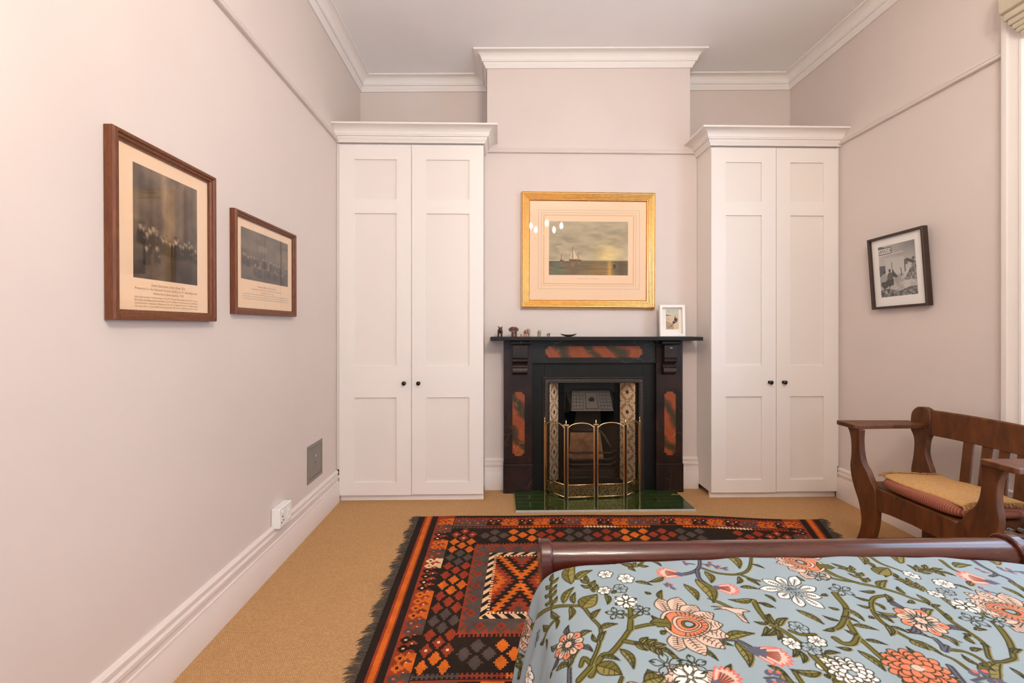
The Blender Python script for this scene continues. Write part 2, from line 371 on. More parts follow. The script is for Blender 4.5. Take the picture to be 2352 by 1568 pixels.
for a, b in ((-.98, -.38), (-.32, .28)):
    for c, d in ((.62, 1.72), (1.78, 2.88)): box('pane', M['glass'], a - .005, b + .005, YR - .082, YR - .079, c - .005, d + .005, sa)

# roman blind bunched above the side window
bl = thing('roman_blind', 'grey-beige roman blind bunched in folds above the window', 'blind', (XR - .05, 1.5, 2.97))
M['blind'] = mat('grey_beige_linen', C(196, 182, 158), .9, var=.04, vscale=40, bump=.2, bscale=300, bdist=.001)
box('headrail', M['blind'], XR - .10, XR - .035, .72, 2.33, 3.14, 3.19, bl, .004)
for k in range(6):
    x1 = XR - .052; x0 = [XR - .125, XR - .112, XR - .100, XR - .092, XR - .084, XR - .074][k]
    zt = 3.16 - [0, .155, .19, .222, .248, .27][k]; hgt = [.165, .05, .045, .04, .036, .034][k]
    prof = [(x1, zt), (x0 + .02, zt), (x0 + .003, zt - hgt * .3), (x0, zt - hgt * .7), (x0 + .006, zt - hgt * .96), (x0 + .018, zt - hgt), (x1, zt - hgt)]
    ya = 2.335 - .012 * k
    MB().prism([(x, z) for x, z in prof], 1, .715 + .01 * k, ya).build('fold', M['blind'], bl, .003, True)

# ------------------------------------------------------------------ fitted wardrobes
def wardrobe(x0, x1, xm, wall_side, label):
    t = thing('fitted_wardrobe', label, 'wardrobe', ((x0 + x1) / 2, 3.62, 0), 'fitted wardrobes beside the chimney breast')
    MB().plate([x0, x0 + .02, x1 - .02, x1], [.046, .066, 2.80, 2.822], {(1, 1)}, 1, 3.623, YA - .005).build('carcass', M['cupboard'], t)
    box('back_panel', M['cup_panel'], x0 + .02, x1 - .02, YA - .03, YA - .01, .066, 2.80, t)
    box('plinth', M['cupboard'], x0, x1, 3.628, 3.65, 0, .046, t)
    if wall_side < 0: box('scribe_strip', M['cupboard'], XL + .0015, x0 - .001, 3.615, 3.635, .25, 2.82, t)
    else: box('scribe_strip', M['cupboard'], x1 + .001, XR - .0015, 3.615, 3.635, .25, 2.82, t)
    path = [(XL + .0015, 3.602), (x1, 3.602), (x1, YB - .0015)] if wall_side < 0 else [(x0, YB - .0015), (x0, 3.602), (XR - .0015, 3.602)]
    MB().sweep(path, [(a, 2.818 + b) for a, b in CORN], -1).build('crown', M['cupboard'], t, smooth=35)
    box('top_board', M['cupboard'], x0, x1, 3.625, YA - .006, 2.823, 2.84, t)
    for d, (a, b) in enumerate(((x0, xm - .0015), (xm + .0015, x1))):
        p0, p1 = a + .118, b - .116
        if d == 1: p0, p1 = a + .114, b - .112
        zs = [.048 + (.004 if d else 0), .150, .815, 1.065, 2.265, 2.377, 2.69, 2.806]
        dr = MB().plate([a, p0, p1, b], zs, {(1, 1), (1, 3), (1, 5)}, 1, 3.60, 3.622).build('door', M['cupboard'], t, .0012)
        for (c, e) in ((zs[1], zs[2]), (zs[3], zs[4]), (zs[5], zs[6])):
            box('panel', M['cup_panel'], p0 - .004, p1 + .004, 3.612, 3.620, c - .004, e + .004, dr)
        kx = xm - .055 if d == 0 else xm + .058
        MB().lathe([(.013, 0), (.013, -.002), (.006, -.004), (.006, -.016), (.012, -.02), (.0165, -.026), (.0165, -.03), (.011, -.034), (.004, -.036)], (kx, 3.60, .93), 'y', 20).build('knob', M['knob'], dr, smooth=True, label='dark pewter knob')
    return t
wardrobe(-1.251, -.12, -.686, -1, 'white panelled two-door fitted wardrobe left of the fireplace')
wardrobe(1.70, 2.722, 2.225, 1, 'white panelled two-door fitted wardrobe right of the fireplace, behind the armchair')

# ------------------------------------------------------------------ fireplace surround
fp = thing('fireplace_surround', 'black slate chimneypiece with red marbled inlay panels', 'fireplace', (.79, 3.80, 0))
box('shelf', M['slate_plain'], -.066, 1.65, 3.632, YB - .001, 1.262, 1.292, fp, .004)
box('frieze', M['slate'], .28, 1.312, 3.772, YB - .002, 1.071, 1.262, fp, .002)
def notched(x0, x1, z0, z1, r):
    pts = []
    for (cx, cz, sx, sz) in ((x0, z0, 1, 1), (x1, z0, -1, 1), (x1, z1, -1, -1), (x0, z1, 1, -1)):
        arc = [(cx + sx * r * cos(a), cz + sz * r * sin(a)) for a in [i / 5 * pi / 2 for i in range(6)]]
        e = [(cx + sx * r * 1.25, cz), (cx + sx * r * 1.25, cz)]
        if sx * sz > 0: arc = arc[::-1]
        pts += arc
    return pts
fr = bpy.data.objects['frieze']
MB().prism(notched(.389, 1.2, 1.119, 1.213, .024), 1, 3.7705, 3.774).build('inlay_panel', M['marble'], fr, label='red and olive marbled panel under the shelf')
box('slip', M['slate_plain'], .28, .385, 3.802, YB - .001, 0, 1.071, fp, .002)
box('slip', M['slate_plain'], 1.215, 1.312, 3.802, YB - .001, 0, 1.071, fp, .002)
box('lintel', M['slate_plain'], .385, 1.215, 3.802, YB - .001, .945, 1.071, fp, .002)
CORB = [(0, 1.2225), (.07, 1.2225), (.07, 1.121), (.058, 1.117), (.058, 1.113), (.07, 1.108), (.074, 1.1), (.073, 1.091), (.062, 1.083), (.04, 1.078), (.03, 1.068), (.028, 1.055), (.034, 1.043), (.05, 1.036), (.056, 1.022), (.056, 1.005), (.05, .993), (.035, .988), (.012, .984), (0, .978)]
for (a, b, c0, c1, p0, p1) in ((.043, .28, .113, .237, .115, .216), (1.312, 1.534, 1.355, 1.463, 1.379, 1.474)):
    pl = box('pilaster', M['slate_red'], a, b, 3.757, YB - .001, .239, 1.262, fp, .003)
    box('plinth_block', M['slate_red'], a - .004, b + .004, 3.748, YB - .001, 0, .239, pl, .004)
    MB().prism([(3.758 - p, z) for p, z in CORB], 0, c0, c1).build('corbel', M['slate_red'], pl, .0015, 25)
    box('cap', M['slate'], c0 - .025, c1 + .03, 3.672, 3.757, 1.229, 1.262, pl, .012)
    MB().prism(notched(p0, p1, .308, .836, .022), 1, 3.755, 3.759).build('inlay_panel', M['marble'], pl, label='red and olive marbled panel')

box('sticker', mat('aged_paper', C(150, 138, 112), .9), 1.400, 1.422, 3.6868, 3.6876, 1.196, 1.208, fp, label='small torn paper sticker on the right corbel')
# ------------------------------------------------------------------ painting canvas for prints, tiles, textiles
class Canvas:
    def __init__(s, x0, x1, y0, y1, step, bg):
        s.x = np.arange(x0, x1 + step * .5, step); s.y = np.arange(y0, y1 + step * .5, step); s.st = step
        s.a = np.empty((len(s.y), len(s.x), 3)); s.a[:] = bg
    def _win(s, x0, x1, y0, y1):
        i0, i1 = np.searchsorted(s.x, [x0, x1]); j0, j1 = np.searchsorted(s.y, [y0, y1])
        if i1 <= i0 or j1 <= j0: return None
        return slice(j0, j1), slice(i0, i1), *np.meshgrid(s.x[i0:i1], s.y[j0:j1])
    def poly(s, pts, col, alpha=1.):
        P = np.asarray(pts, float); w = s._win(P[:, 0].min(), P[:, 0].max() + s.st, P[:, 1].min(), P[:, 1].max() + s.st)
        if w is None: return
        js, is_, X, Y = w; ins = np.zeros(X.shape, bool); n = len(P)
        for k in range(n):
            xa, ya = P[k]; xb, yb = P[(k + 1) % n]
            if ya == yb: continue
            ins ^= ((ya > Y) != (yb > Y)) & (X < (xb - xa) * (Y - ya) / (yb - ya) + xa)
        s._put(js, is_, ins, col, alpha)
    def _put(s, js, is_, m, col, alpha=1.):
        sub = s.a[js, is_]; sub[m] = sub[m] * (1 - alpha) + np.asarray(col, float) * alpha
    def line(s, pts, wd, col, alpha=1.):
        P = np.asarray(pts, float); W = wd if hasattr(wd, '__len__') else [wd] * len(P)
        for k in range(len(P) - 1):
            (xa, ya), (xb, yb) = P[k], P[k + 1]; wm = max(W[k], W[k + 1])
            w = s._win(min(xa, xb) - wm, max(xa, xb) + wm, min(ya, yb) - wm, max(ya, yb) + wm)
            if w is None: continue
            js, is_, X, Y = w; dx, dy = xb - xa, yb - ya; L = dx * dx + dy * dy + 1e-12
            t = np.clip(((X - xa) * dx + (Y - ya) * dy) / L, 0, 1)
            d = np.hypot(X - xa - t * dx, Y - ya - t * dy); cov = (np.clip(((W[k] + (W[k + 1] - W[k]) * t) / 2 - d) / s.st + .5, 0, 1) * alpha)[..., None]; s.a[js, is_] = s.a[js, is_] * (1 - cov) + np.asarray(col, float) * cov
    def ell(s, cx, cy, rx, ry, col, alpha=1., rot=0.):
        s.poly([(cx + rx * cos(a) * cos(rot) - ry * sin(a) * sin(rot), cy + rx * cos(a) * sin(rot) + ry * sin(a) * cos(rot)) for a in [i / 20 * 2 * pi for i in range(20)]], col, alpha)
def vnoise(ny, nx, cy, cx, octaves=4, seed=0):
    r = np.random.default_rng(seed); out = np.zeros((ny, nx)); amp = 1.; tot = 0
    for o in range(octaves):
        gy, gx = int(cy * 2 ** o) + 2, int(cx * 2 ** o) + 2; g = r.random((gy, gx))
        yy = np.linspace(0, gy - 1.001, ny); xx = np.linspace(0, gx - 1.001, nx); iy = yy.astype(int); ix = xx.astype(int)
        fy = (yy - iy)[:, None]; fx = (xx - ix)[None, :]; fy = fy * fy * (3 - 2 * fy); fx = fx * fx * (3 - 2 * fx)
        out += amp * ((g[iy][:, ix] * (1 - fx) + g[iy][:, ix + 1] * fx) * (1 - fy) + (g[iy + 1][:, ix] * (1 - fx) + g[iy + 1][:, ix + 1] * fx) * fy); tot += amp; amp *= .55
    return out / tot
def grid_mesh(name, V, ny, nx, colors):
    me = bpy.data.meshes.new(name); me.vertices.add(ny * nx); me.vertices.foreach_set('co', np.ascontiguousarray(V, np.float32).ravel())
    j, i = np.meshgrid(np.arange(ny - 1), np.arange(nx - 1), indexing='ij'); q = (j * nx + i).ravel()
    F = np.stack([q, q + 1, q + nx + 1, q + nx], 1).astype(np.int32); nf = len(F)
    me.loops.add(nf * 4); me.loops.foreach_set('vertex_index', F.ravel())
    me.polygons.add(nf); me.polygons.foreach_set('loop_start', np.arange(0, nf * 4, 4, dtype=np.int32)); me.update(calc_edges=True)
    ca = me.color_attributes.new('Col', 'FLOAT_COLOR', 'POINT'); c = np.ones((ny * nx, 4), np.float32); c[:, :3] = lin_arr(colors.reshape(-1, 3))
    ca.data.foreach_set('color', c.ravel()); return me
def print_mesh(name, cv, x0, z0, y, parent, m=None, **props):
    # a canvas as a flat printed sheet in the local x-z plane
    X, Z = np.meshgrid(cv.x - cv.x[0] + x0, cv.y - cv.y[0] + z0); V = np.stack([X, np.full_like(X, y), Z], -1)
    return link(name, grid_mesh(name, V, len(cv.y), len(cv.x), cv.a), m or M['print'], parent, **props)

# ------------------------------------------------------------------ cast-iron insert
ins = thing('fireplace_insert', 'black cast-iron fireplace insert with hood, grate and flower tiles', 'fireplace', (.795, 3.86, 0))
XC = .795
pth = [(.372, 0), (.372, .953), (1.223, .953), (1.223, 0)]
MB().sweep(pth, [(0, 0), (0, .012), (.006, .016), (.012, .012), (.016, .018), (.02, .02), (.044, .02), (.048, .016), (.05, 0)], -1, mapf=lambda x, y, h: (x, 3.801 - h, y)).build('outer_frame', M['iron_light'], ins, smooth=30)
of = bpy.data.objects['outer_frame']
st = MB()
for k in range(46):
    st.ball((.43 + k * .0163, 3.780, .921 + .007 * (k % 2)), (.0055, .004, .0045), 6, 4)
for sx in (.404, 1.191):
    for k in range(60): st.ball((sx + .007 * (k % 2 - .5), 3.780, .03 + k * .0148), (.0045, .004, .0055), 6, 4)
st.build('bead_ornament', M['iron_light'], of, kind='stuff', smooth='all')
inner = .268; DY = .17
def tile_canvas():
    cv = Canvas(-.5, .5, -.5, .5, 1 / 44, (226, 204, 170))
    cv.line([(-.5, 0), (0, .5), (.5, 0), (0, -.5), (-.5, 0)], .15, (190, 138, 92))
    for sx, sy in ((-.5, -.5), (.5, -.5), (-.5, .5), (.5, .5)): cv.line([(sx * .5, sy * .5), (sx, sy)], .05, (190, 138, 92))
    for a in range(8):
        t = a * pi / 4; L = .36 if a % 2 == 0 else .3
        cv.ell(cos(t) * L * .62, sin(t) * L * .62, L * .42, .085, (232, 214, 182), 1, t); cv.line([(cos(t) * .1, sin(t) * .1), (cos(t) * L, sin(t) * L)], .018, (176, 118, 70))
    cv.ell(0, 0, .11, .11, (150, 84, 40)); cv.ell(0, 0, .06, .06, (92, 40, 24))
    for sx, sy in ((-.5, 0), (.5, 0), (0, .5), (0, -.5)): cv.ell(sx, sy, .1, .1, (236, 218, 186)); cv.ell(sx, sy, .035, .035, (120, 64, 34))
    for sx in (-.5, .5):
        for sy in (-.5, .5): cv.ell(sx, sy, .2, .2, (224, 202, 166)); cv.ell(sx, sy, .07, .07, (196, 138, 62))
    return cv
tc = tile_canvas(); TM = None
for sgn in (-1, 1):
    P0 = Vector((XC + sgn * .372, 3.812)); P1 = Vector((XC + sgn * inner, 3.812 + DY)); d = (P1 - P0).normalized(); nn = Vector((-d.y, d.x)) * (1 if sgn > 0 else -1)
    if nn.y > 0: nn = -nn
    ring = lambda z: [(P0.x, P0.y, z), (P1.x, P1.y, z), (P1.x - nn.x * .01, P1.y - nn.y * .01, z), (P0.x - nn.x * .01, P0.y - nn.y * .01, z)]
    MB().loft([ring(.0), ring(.9)]).build('tile_backing', M['iron'], ins)
    Lw = (P1 - P0).length; tw = .170
    for k in range(5):
        zc = .045 + tw * (k + .5) + .001 * k; mid = (P0 + P1) / 2 + nn * .0035; hw = min(tw, Lw) * .498
        a2 = d if d.x > 0 else -d
        X, Z = np.meshgrid(tc.x, tc.y); V = np.stack([mid.x - ins.location.x + X * 2 * hw * a2.x, mid.y - ins.location.y + X * 2 * hw * a2.y, zc + Z * tw * .995], -1)
        front = grid_mesh('tile', V, len(tc.y), len(tc.x), tc.a)
        o = link('tile', front, M['tile_print'], ins); sm = o.modifiers.new('thick', 'SOLIDIFY'); sm.thickness = .006; sm.offset = -1 if a2 == d else 1
    # ribbed strip and firebox jamb
    xi = XC + sgn * inner
    rb = MB()
    z = .1
    x_a, x_b = sorted((xi, xi - sgn * .048))
    pts = [(x_a, .0)]
    prof = []
    for k in range(105): prof += [(3.976, .05 + k * .008), (3.971, .053 + k * .008), (3.976, .056 + k * .008)]
    rb.prism([(3.985, .05)] + prof + [(3.985, .05 + 105 * .008)], 0, x_a, x_b).build('ribbed_strip', M['iron'], ins)
xa, xb = XC - inner, XC + inner
box('head_plate', M['iron'], xa, xb, 3.974, 3.985, .80, .905, ins, .002)
MB().prism([(xa + .048, 3.98), (xa + .10, 4.18), (xb - .10, 4.18), (xb - .048, 3.98), (xb - .043, 3.985), (xb - .095, 4.19), (xa + .095, 4.19), (xa + .043, 3.985)], 2, .03, .80).build('firebox', M['soot'], ins)
MB().add([(XC - .15, 4.12, .25), (XC + .15, 4.12, .25), (XC + .10, 3.99, .70), (XC - .10, 3.99, .70), (XC - .15, 4.13, .25), (XC + .15, 4.13, .25), (XC + .10, 4.0, .70), (XC - .10, 4.0, .70)],
         [(0, 1, 2, 3), (7, 6, 5, 4), (0, 4, 5, 1), (1, 5, 6, 2), (2, 6, 7, 3), (3, 7, 4, 0)]).build('back_plate', M['iron_light'], ins)
MB().add([(XC - .17, 4.02, .20), (XC + .14, 4.02, .20), (XC + .115, 4.06, .43), (XC - .15, 4.06, .43), (XC - .17, 4.05, .20), (XC + .14, 4.05, .20), (XC + .115, 4.09, .43), (XC - .15, 4.09, .43)],
         [(0, 1, 2, 3), (7, 6, 5, 4), (0, 4, 5, 1), (1, 5, 6, 2), (2, 6, 7, 3), (3, 7, 4, 0)]).build('fire_brick', M['brick'], ins)
MB().tube([(XC - .14, 4.055, .455), (XC + .09, 4.055, .455), (XC + .12, 4.05, .44), (XC + .15, 4.03, .40), (XC + .175, 4.01, .35), (XC + .20, 3.99, .31)], .013, 8).build('brick_surround', M['iron_light'], ins, smooth='all')
# hood
hz0, hz1 = .657, .83; hy0, hy1 = 3.885, 3.955
def hood_pt(u, v, out=0):   # u -1..1, v 0..1 bottom to top
    hw = .182 + (.165 - .182) * v; n = Vector((0, -(hz1 - hz0), -(hy1 - hy0))).normalized()
    return (XC + .008 + u * hw, hy0 + (hy1 - hy0) * v + n.y * out, hz0 + (hz1 - hz0) * v + n.z * out)
hd = MB().loft([[hood_pt(-1, 0), hood_pt(1, 0), hood_pt(1, 1), hood_pt(-1, 1)], [hood_pt(-1, 0, .01), hood_pt(1, 0, .01), hood_pt(1, 1, .01), hood_pt(-1, 1, .01)]]).build('hood', M['iron_light'], ins, .002)
g = MB()
def hbar(u0, v0, u1, v1, r=.0022): g.tube([hood_pt(u0, v0, .011), hood_pt(u1, v1, .011)], r, 6)
for s in (-1, 1):
    for k in range(4): hbar(s * (.42 + k * .17), .1, s * (.42 + k * .17), .9)
    for k in range(6): hbar(s * .42, .1 + k * .16, s * .93, .1 + k * .16)
g.build('lattice', M['iron_light'], hd, kind='stuff')
g = MB()
pts = [hood_pt(-.3, .12, .012), hood_pt(.3, .12, .012), hood_pt(.3, .9, .012), hood_pt(-.3, .9, .012), hood_pt(-.3, .12, .012)]
g.tube(pts, .003, 6); g.build('center_frame', M['iron_light'], hd)
MB().lathe([(.026, .002), (.026, -.006), (.018, -.008), (.013, -.005), (.006, -.012), (.001, -.014)], hood_pt(0, .55, .01), 'y', 20).build('rosette', M['iron'], hd, smooth=True)
for s in (-1, 1):
    a, b = hood_pt(s, 0), hood_pt(s, 1)
    MB().loft([[a, b, (XC + s * .215, 3.978, .81), (XC + s * .222, 3.978, .62)], [(p[0] - s * .006, p[1] + .004, p[2]) for p in (a, b, (XC + s * .215, 3.978, .81), (XC + s * .222, 3.978, .62))]]).build('hood_side', M['iron'], ins)
# bowed grate
def bow(z, off=0., r=.008): return [(XC - .232, 3.972, z), (XC - .165 - off, 3.885 - off, z), (XC + .165 + off, 3.885 - off, z), (XC + .232, 3.972, z)]
for k, z in enumerate((.295, .24, .195)): MB().tube(bow(z), .0085, 8).build('grate_bar', M['iron_light'], ins)
def bowslab(name, z0, z1, off, m):
    o = [(XC - .235 - off * .6, 3.976), (XC - .168 - off, 3.88 - off), (XC + .168 + off, 3.88 - off), (XC + .235 + off * .6, 3.976)]
    return MB().prism(o, 2, z0, z1).build(name, m, ins, .003)
bowslab('grate_front', .098, .15, .002, M['iron_light'])
sl = MB()
for k in range(17):
    x = XC - .15 + k * .0185; sl.add([(x, 3.8765, .106), (x + .007, 3.8765, .106), (x + .017, 3.8765, .142), (x + .010, 3.8765, .142)], [(0, 1, 2, 3)])
sl.build('grate_slots', M['black'], ins, kind='stuff')
bowslab('grate_ledge', .082, .098, .022, M['iron_light']); bowslab('ash_drawer', .04, .082, .012, M['iron']); bowslab('ash_base', .0, .04, .032, M['iron_light'])
box('threshold', M['iron'], .42, 1.17, 3.815, 3.99, .0, .012, ins)

# ------------------------------------------------------------------ green tiled hearth
he = thing('tiled_hearth', 'bottle-green glazed tile hearth with pale edging', 'hearth', (.8, 3.56, 0))
HX0, HX1, HY0, HY1 = .128, 1.466, 3.362, 3.747
box('bed', M['grout'], HX0, HX1, HY0, HY1, 0, .012, he)
box('edging', M['stone_edge'], HX0 - .001, HX1 + .001, HY0 - .012, HY0 - .001, 0, .016, he, .002)
box('edging', M['hearth_tile'], HX1 - .062, HX1, HY0 + .001, HY0 + .29, .012, .0158, he, .0015)
nr = 5; rh = (HY1 - HY0) / nr; offs = [.30, .115, .275, .118, .26]
for r in range(nr):
    y0 = HY0 + r * rh + .0015; y1 = y0 + rh - .003; x = HX0 + .002; w = offs[r]; xe = HX1 - .002 if r == nr - 1 else HX1 - .0635
    tl = [.295, .30, .285, .33, .26]
    while x < xe - .01:
        x1 = min(xe, x + w - .003)
        if xe - x1 < .03: x1 = xe
        box('tile', M['hearth_tile'], x, x1, y0, y1, .012, .0155, he, .001); x = x1 + .003; w = tl[r]
box('inner_tile_bed', M['hearth_tile'], .29, 1.305, HY1 + .001, 3.775, 0, .0145, he)

# ------------------------------------------------------------------ brass fire screen
fs = thing('fire_screen', 'four-fold arched brass mesh fire screen on the green hearth', 'fire screen', (.78, 3.6, .016))
ZB = .017
plan = [(.382, 3.748), (.532, 3.572), (.772, 3.588), (1.013, 3.606), (1.171, 3.750)]
M['brass_mesh'] = None
t = NT('fine_brass_wire_mesh'); t.b.inputs['Base Color'].default_value = C(70, 54, 36); t.b.inputs['Metallic'].default_value = .6; t.b.inputs['Roughness'].default_value = .5
tr = t.n('ShaderNodeBsdfTransparent'); mx = t.n('ShaderNodeMixShader'); mx.inputs[0].default_value = .36; t.l(tr.outputs[0], mx.inputs[1]); t.l(t.b.outputs[0], mx.inputs[2]); t.l(mx.outputs[0], t.out.inputs[0]); M['brass_mesh'] = t.m
t = NT('pierced_brass_scrollwork'); t.b.inputs['Base Color'].default_value = C(168, 150, 104); t.b.inputs['Metallic'].default_value = 1.; t.b.inputs['Roughness'].default_value = .35
vo = t.n('ShaderNodeTexVoronoi'); vo.inputs['Scale'].default_value = 95; t.l(t.coords(), vo.inputs['Vector'])
rp = t.ramp(vo.outputs['Distance'], [(.36, (0, 0, 0, 1)), (.42, (1, 1, 1, 1))]); t.l(rp, t.b.inputs['Alpha']); M['pierced'] = t.m
for k in range(4):
    A, B = Vector(plan[k]), Vector(plan[k + 1]); d = (B - A).normalized(); A2, B2 = A + d * .016, B - d * .016; L = (B2 - A2).length
    zt = .565 if k in (1, 2) else .56; rise = .048
    at = lambda s, z: (A2.x + d.x * s, A2.y + d.y * s, z)
    N = 14; arch = [at(L * (.5 - .5 * cos(pi * i / N)), zt + rise * sin(pi * i / N)) for i in range(N + 1)]
    fo = MB().tube([at(0, ZB), at(0, .3)] + arch + [at(L, .3), at(L, ZB)], .0055, 8).build('panel_frame', M['brass'], fs, smooth='all')
    MB().tube([at(0, ZB + .012), at(L, ZB + .012)], .005, 8).build('bottom_rail', M['brass'], fo, smooth='all')
    MB().tube([at(0, .125), at(L, .125)], .005, 8).build('middle_rail', M['brass'], fo, smooth='all')
    th = d.orthogonal() * .0007
    vs_ = [at(0, .125)] + arch + [at(L, .125)]
    MB().add([(p[0], p[1], p[2]) for p in vs_], [tuple(range(len(vs_)))]).build('wire_mesh', M['brass_mesh'], fo)
    MB().add([at(0, ZB + .012), at(L, ZB + .012), at(L, .125), at(0, .125)], [(0, 1, 2, 3)]).build('pierced_band', M['pierced'], fo)
for k, (x, y) in enumerate(plan):
    if 0 < k < 4:
        po = MB().lathe([(.008, 0), (.008, .595)], (x, y, ZB), 'z', 12).build('hinge_post', M['iron'], fs, smooth=True)
        for sx in (-1, 1):
            dd = (Vector(plan[k + sx]) - Vector(plan[k])).normalized() * .0135
            MB().lathe([(.007, 0), (.0075, .004), (.0075, .57), (.007, .575)], (x + dd.x, y + dd.y, ZB), 'z', 10).build('upright', M['brass'], po, smooth=True)
        MB().box(x - .022, x + .022, y - .012, y + .012, ZB + .575, ZB + .588).build('cap', M['brass'], po, .002)
        MB().lathe([(.004, 0), (.007, .005), (.004, .012), (.0065, .018), (.003, .028), (.0005, .034)], (x, y, ZB + .588), 'z', 10).build('finial', M['brass'], po, smooth=True)
    else:
        po = MB().lathe([(.007, 0), (.007, .57)], (x, y, ZB), 'z', 10).build('outer_post', M['brass'], fs, smooth=True)
        MB().lathe([(.005, 0), (.008, .006), (.004, .014), (.007, .022), (.003, .036), (.0005, .044)], (x, y, ZB + .57), 'z', 10).build('finial', M['brass'], po, smooth=True)

# ------------------------------------------------------------------ mantelpiece ornaments
SHZ = 1.292
M['dark_carving'] = mat('dark_carved_wood', C(70, 42, 26), .45, var=.2, vscale=60)
M['brown_carving'] = mat('brown_carved_wood', C(98, 58, 38), .45, var=.2, vscale=60)
M['pink_stone'] = mat('pink_brown_soapstone', C(172, 134, 112), .4, var=.3, vscale=70)
M['pale_stone'] = mat('pale_grey_stone', C(160, 144, 122), .45, var=.35, vscale=70)
M['pewter'] = mat('speckled_pewter', C(150, 142, 134), .35, metal=.5, var=.5, vscale=120)
M['amber'] = mat('amber', C(196, 112, 44), .3)
M['tusk'] = mat('ivory_white', C(226, 214, 190), .4)
M['olive_dish'] = mat('dark_olive_wood', C(64, 56, 34), .35, var=.25, vscale=40)
def elephant(x, y, h, m, label, ears=1., rz=0., upright_horns=False, tusks=True):
    t = thing('elephant_figurine' if not upright_horns else 'animal_figurine', label, 'figurine', (x, y, SHZ), 'carved animals on the mantelpiece', local=True, rot=(0, 0, rz)); s = h
    b = MB(); b.ball((0, .22 * s, .60 * s), (.25 * s, .40 * s, .27 * s), 16, 10); b.ball((0, -.16 * s, .74 * s), (.19 * s, .2 * s, .22 * s), 16, 10)
    for sx in (-1, 1):
        for yy in (-.02, .46): b.tube([(sx * .15 * s, yy * s, .0), (sx * .15 * s, yy * s, .25 * s), (sx * .13 * s, yy * s, .55 * s)], [.085 * s, .075 * s, .11 * s], 10)
    if not upright_horns:
        b.tube([(0, -.28 * s, .70 * s), (0, -.36 * s, .52 * s), (0, -.37 * s, .30 * s), (.02 * s, -.33 * s, .14 * s), (.03 * s, -.28 * s, .08 * s)], [.11 * s, .085 * s, .06 * s, .045 * s, .04 * s], 10)
    else:
        b.tube([(0, -.2 * s, .72 * s), (0, -.36 * s, .62 * s), (0, -.44 * s, .54 * s)], [.14 * s, .11 * s, .09 * s], 10)
    o = b.build('body', m, t, smooth='all'); r = o.modifiers.new('fuse', 'REMESH'); r.mode = 'VOXEL'; r.voxel_size = max(.0012, s * .032); r.use_smooth_shade = True
    for sx in (-1, 1):
        if upright_horns:
            MB().tube([(sx * .10 * s, -.16 * s, .86 * s), (sx * .15 * s, -.16 * s, .97 * s), (sx * (.30 if sx < 0 else .16) * s, -.16 * s, 1.05 * s)], [.06 * s, .05 * s, .015 * s], 8).build('ear', m, t, smooth='all')
        else:
            pts = [(sx * (.13 + .36 * ears * sin(pi * k / 10) ** .7 * (1 if k < 7 else .95)) * s, (-.12 + .03 * sin(k)) * s, (.96 - .56 * k / 10) * s) for k in range(11)]
            ring0 = [(p[0], p[1], p[2]) for p in pts]; ring1 = [(p[0], p[1] + .05 * s, p[2]) for p in pts]
            MB().loft([ring0, ring1]).build('ear', m, t, .004 * s, True)
            if tusks: MB().tube([(sx * .10 * s, -.3 * s, .56 * s), (sx * .12 * s, -.40 * s, .44 * s), (sx * .11 * s, -.47 * s, .40 * s)], [.03 * s, .022 * s, .006 * s], 8).build('tusk', M['tusk'], t, smooth='all')
    return t
ax = lambda px, Y=3.72: PY(px, 772, Y).x
elephant(ax(1149), 3.73, .082, M['dark_carving'], 'small dark carved antelope figurine, leftmost on the mantelpiece', upright_horns=True, rz=.1)
elephant(ax(1180), 3.72, .086, M['brown_carving'], 'largest brown wooden elephant with spread ears on the mantelpiece', rz=-.2)
elephant(ax(1212), 3.73, .070, M['pink_stone'], 'pinkish stone elephant behind a tiny amber figure', .5, .55)
elephant(ax(1239), 3.73, .058, M['pale_stone'], 'pale grey-brown stone elephant standing upright in the row', .35, 0, tusks=False)
elephant(ax(1261), 3.73, .036, M['pewter'], 'tiny speckled pewter elephant next to the dish', .7, .5, tusks=False)
tiny = MB().lathe([(.0065, 0), (.0075, .003), (.006, .010), (.0072, .016), (.005, .022), (.001, .0245)], (0, 0, 0), 'z', 14).build('amber_figurine', M['amber'], smooth=True)
tiny.location = (ax(1197), 3.71, SHZ); tag(tiny, 'tiny amber figure between the wooden and stone elephants', 'figurine')
# leaf-shaped dish
ny, nx = 13, 25; rows = []
di = MB(); Xc = PY(1306, 772, 3.74).x
for th_ in (0, 1):
    for j in range(ny):
        for i in range(nx):
            u, v = i / (nx - 1) * 2 - 1, j / (ny - 1) * 2 - 1
            w = .036 * (1 - abs(u) ** 2.2) ** .8 + .0005
            z = .003 + .020 * abs(u) ** 2.2 + .012 * v * v * (1 - u * u) - (.0 if th_ == 0 else .0)
            di.v.append((Xc + u * .066, 3.74 + v * w, SHZ + z + (0.003 if th_ else -.003 + .0005)))
N = ny * nx
for j in range(ny - 1):
    for i in range(nx - 1):
        q = j * nx + i; di.f.append((q, q + nx, q + nx + 1, q + 1)); di.f.append((N + q, N + q + 1, N + q + nx + 1, N + q + nx))
edge = [i for i in range(nx)] + [j * nx + nx - 1 for j in range(1, ny)] + [(ny - 1) * nx + i for i in range(nx - 2, -1, -1)] + [j * nx for j in range(ny - 2, 0, -1)]
for a, b in zip(edge, edge[1:] + edge[:1]): di.f.append((a, b, N + b, N + a))
tag(di.build('dish', M['olive_dish'], None, 0, 'all'), 'dark olive leaf-shaped dish on the mantelpiece', 'dish')

